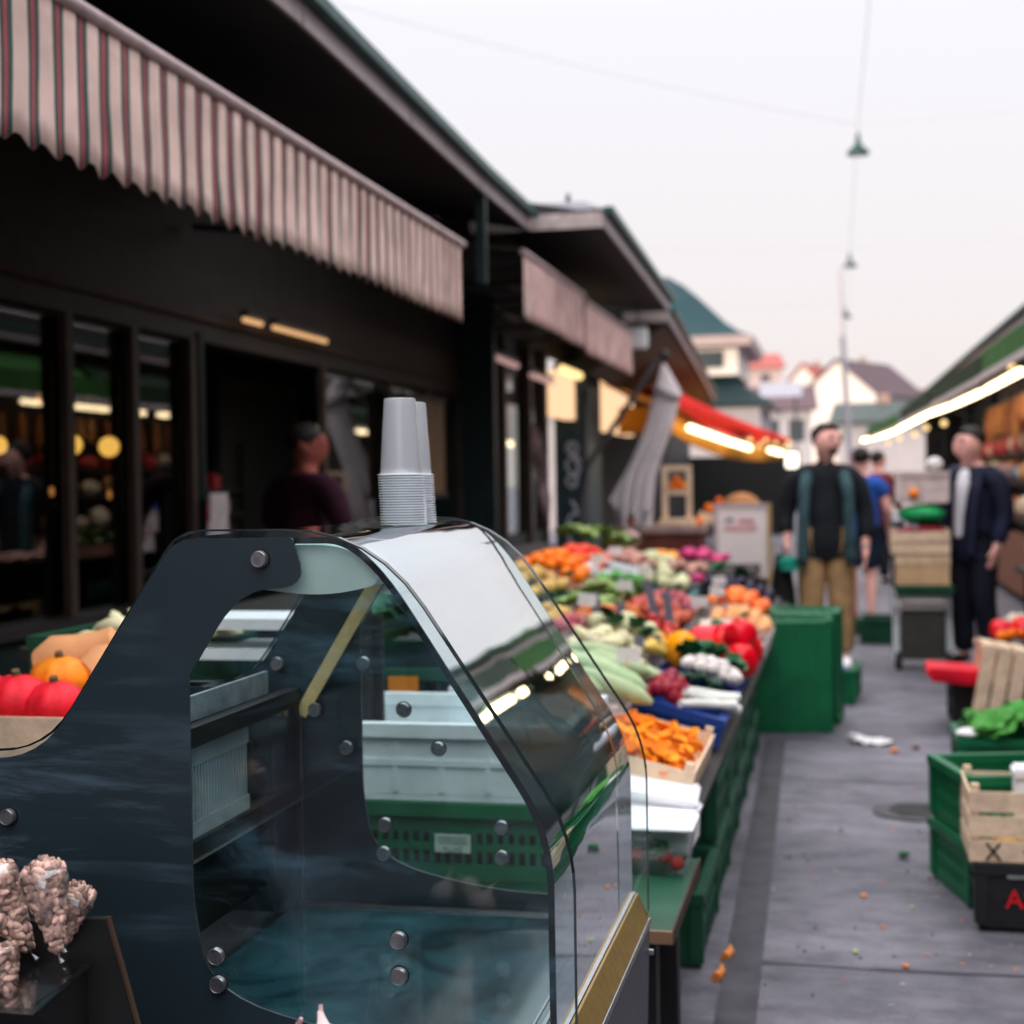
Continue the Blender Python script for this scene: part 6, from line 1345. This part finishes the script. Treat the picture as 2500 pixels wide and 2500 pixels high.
# ------------------------------------------------------------------ crates on the ground
gs1 = plastic_crate('plastic_crate', 'tall green crate standing on end at the stall corner', .40, .57, .2, gplast); put(gs1, (-.265, 7.75, .287), (R(-90), 0, R(4)))
for k in range(4): MB().box(-.17+k*.1, -.13+k*.1, -.27, .27, -.006, -.0005).build('base_rib', gplast, gs1, local=True)
gs2 = plastic_crate('plastic_crate', 'second green crate on end leaning behind the first', .36, .58, .2, gplast); put(gs2, (-.22, 8.02, .30), (R(-86), 0, R(-6)))
gs3 = plastic_crate('plastic_crate', 'small green crate with a blue bag beside the crate on end', .30, .4, .2, gplast); put(gs3, (-.08, 8.95, .002), (0, 0, R(-5)))
tag(MB().ball((-.04, 8.8, .17), .07, .06, .05, jit=.4).build('blue_bag', M('blue_plastic_bag', (.02, .07, .5), .4), smooth=True), 'crumpled blue bag in the small green crate', 'bag')
tag(MB().ball((-.03, 8.95, .20), .09, .09, .06, jit=.4).build('white_bag', paper, smooth=True), 'white crumpled bag on the small green crate', 'bag')
gs4 = plastic_crate('plastic_crate', 'dark green crate on the ground left of hand truck', .28, .4, .2, gplast2); put(gs4, (.27, 12.2, .002))
gs5 = plastic_crate('plastic_crate', 'flat dark green crate farther down the lane', .3, .4, .1, gplast2); put(gs5, (.08, 12.9, .002))
YW = R(14)
rg1 = plastic_crate('plastic_crate', 'lower green crate of the near right stack', .62, .36, .195, gplast, grid=True, nv=14); put(rg1, (.62, 4.9, .002), (0, 0, YW))
rg2 = plastic_crate('plastic_crate', 'upper green crate of the near right stack', .62, .36, .2, gplast, grid=True, nv=14); put(rg2, (.62, 4.9, .2), (0, 0, YW))
kc = plastic_crate('plastic_crate', 'black crate with red lettering under the X marked crate', .44, .3, .185, kplast, nv=12); put(kc, (.585, 4.56, .015))
text('AS', .075, M('red_paint', (.75, .012, .02), .6), kc, (-.105, -.168, .085), (R(90), 0, 0), .001)
MB().box(-.14, .1, -.1625, -.1615, .145, .16).build('pale_scuff', M('pale_scuff', (.25, .3, .27), .7), kc, local=True)
xc = wood_crate('wooden_crate', 'pale wooden crate with a black X mark on the black crate', .42, .3, .2, wood, 3); put(xc, (.56, 4.57, .202))
burn = M('charred_mark', (.02, .016, .014), .8)
for s_ in (-1, 1): MB().obox((-.152, -.1605, .03), .062, .001, .007, Matrix.Rotation(s_*R(52), 3, 'Y')).build('x_mark', burn, xc, local=True)
MB().box(-.07, .0, -.1612, -.1608, .029, .035).build('dash_mark', burn, xc, local=True)
wt = thing('white_carton', 'tall white carton standing in the X marked wooden crate', 'carton', (.53, 4.55, .21)); MB().box(.48, .58, 4.5, 4.6, .215, .42).build('body', foam, wt, bevel=.01); MB().box(.475, .585, 4.495, 4.605, .421, .455).build('cap', foam, wt, bevel=.008)
heap('lettuce', .56, 4.62, .3, .16, .30, 3, 'dark green leaves inside the X marked crate', 'leaves in the X crate', mound=.02, frame=fr2, s=.7)
heap('yapple', .52, 4.5, .2, .1, .24, 4, 'yellow fruit at the bottom of the X marked crate', 'yellow fruit in the X crate', mound=.0, frame=fr2, s=.8)
lg = plastic_crate('plastic_crate', 'green crate of bright lettuce behind the near right stack', .45, .4, .24, gplast); put(lg, (.68, 6.45, .002))
heap('lettuce', .70, 6.42, .36, .3, .24, 7, 'bright green lettuce in the crate behind the stack', 'lettuces on the right', mound=.05, frame=fr2, s=1.0)
tag(MB().ball((.49, 6.3, .26), .05, .06, .02, 10, 6, jit=.3).build('white_scrap', paper, smooth=True), 'white paper corner on the lettuce crate', 'paper')
bbx = plastic_crate('plastic_crate', 'black crate under the red panel on the right', .3, .4, .24, kplast); put(bbx, (.70, 8.15, .002))
rl = thing('red_plastic_panel', 'bright red plastic panel lying across the black crate', 'lid', (.58, 8.0, .25)); MB().obox((.56, 7.95, .305), .30, .34, .05, Matrix.Rotation(R(4), 3, 'Y')).build('panel', M('red_plastic', (.75, .008, .03), .35), rl, bevel=.008)
MB().obox((.56, 7.94, .273), .26, .30, .03, Matrix.Rotation(R(4), 3, 'Y')).build('lip', MATS['red_plastic'], rl, bevel=.005)
ws = wood_crate('wooden_crate', 'pale wooden crate standing on its side at right edge', .36, .30, .22, wood, 3); put(ws, (.86, 7.85, .25), (0, R(-80), R(0)))
for k in range(3): MB().box(-.17, .17, -.145+k*.1, -.145+k*.1+.07, -.006, -.001).build('slat', wood, ws, local=True)
rf = plastic_crate('plastic_crate', 'dark green crate of red and orange peppers at right edge', .42, .45, .32, gplast2); put(rf, (1.0, 8.9, .002))
heap('redpepper', .98, 8.9, .32, .3, .38, 8, 'red pepper in the dark green crate at right edge', 'red peppers on the right', mound=.06, frame=fr2, s=1.2); heap('orange', .95, 8.72, .24, .12, .38, 6, 'orange in the dark green crate at right edge', 'oranges on the right', mound=.04, frame=fr2)
heap('cauliflower', 1.05, 9.05, .3, .2, .42, 4, 'white cauliflower in the crate at right edge', 'cauliflowers on the right', mound=.05, frame=fr2)

# ------------------------------------------------------------------ litter on the pavement
pp_ = MB(); n_ = 9
for i in range(n_+1):
    for j in range(5):
        x = .03+.17*i/n_; y = 7.42+.16*j/4; pp_.v.append(Vector((x+.03*math.sin(j), y, .004+.028*abs(noise.noise(Vector((i*.7, j*.8, 2))))+.02*(i < 3))))
for i in range(n_):
    for j in range(4): pp_.f.append((i*5+j, i*5+j+1, i*5+j+6, i*5+j+5))
o = pp_.build('crumpled_paper', paper, smooth=True); o.modifiers.new('t', 'SOLIDIFY').thickness = .002; tag(o, 'crumpled white paper lying on the pavement', 'paper')
def scrap(x, y, r_, m, lab, grp=None, cat='scrap'): tag(MB().ball((x, y, r_*.5), r_, r_*.8, r_*.5, 8, 5, jit=.3).build('vegetable_scrap', m, smooth=True), lab, cat, grp)
och = M('orange_scrap', (.75, .25, .06), .6); grs = M('pale_green_scrap', (.4, .5, .2), .6); brs = M('brown_scrap', (.15, .07, .05), .7)
scrap(.225, 7.25, .022, och, 'orange scrap just below the crumpled paper'); scrap(.33, 7.35, .02, brs, 'brown scrap right of the crumpled paper'); scrap(.03, 7.46, .02, brs, 'brown scrap touching the crumpled paper')
lf = produce('parsley', (.19, 5.22, .008), 'pale green leaf scrap on the open pavement', None, (0, 0, 1), .45)
for i, (x, y) in enumerate([(.115, 4.92), (.19, 4.62), (.05, 4.72), (.235, 4.35), (.10, 4.4), (.02, 4.15), (.30, 4.1), (-.02, 5.6), (.15, 4.05), (.27, 4.75)]):
    scrap(x, y, .005+.003*(i % 3), [och, grs, och, brs][i % 4], '%s crumb scattered on the near pavement' % ['orange', 'pale green', 'orange', 'brown'][i % 4], '%s crumbs on the pavement' % ['orange', 'pale green', 'orange', 'brown'][i % 4])
rc = random.Random(11)
for nm, mm, cnt in (('orange_crumbs', och, 60), ('pale_crumbs', M('pale_crumb', (.5, .46, .42), .8), 70), ('dark_crumbs', M('dark_crumb', (.03, .03, .03), .8), 60)):
    cb = MB()
    for k in range(cnt):
        y = rc.uniform(2.6, 6.8); x = rc.uniform(-.28, .9)*min(1, .45+y*.09); cb.ball((x, y, .003), rc.uniform(.0015, .0055), rc.uniform(.0015, .006), .003, 6, 4)
    tag(cb.build(nm, mm, smooth=True), '%s scattered over the pavement of the lane' % {'orange_crumbs': 'tiny orange crumbs', 'pale_crumbs': 'tiny pale crumbs', 'dark_crumbs': 'tiny dark crumbs'}[nm], 'crumbs', kind='stuff')
for i, (x, y) in enumerate([(-.325, 4.02), (-.335, 3.85)]):
    tag(MB().tube([(x, y, .012), (x+.012, y+.05, .014), (x+.005, y+.11, .012)], [.014, .01, .003], 8).build('carrot_piece', och, smooth=True), ['carrot piece in the drain channel, farther one', 'carrot piece in the drain channel, nearer one'][i], 'carrot')
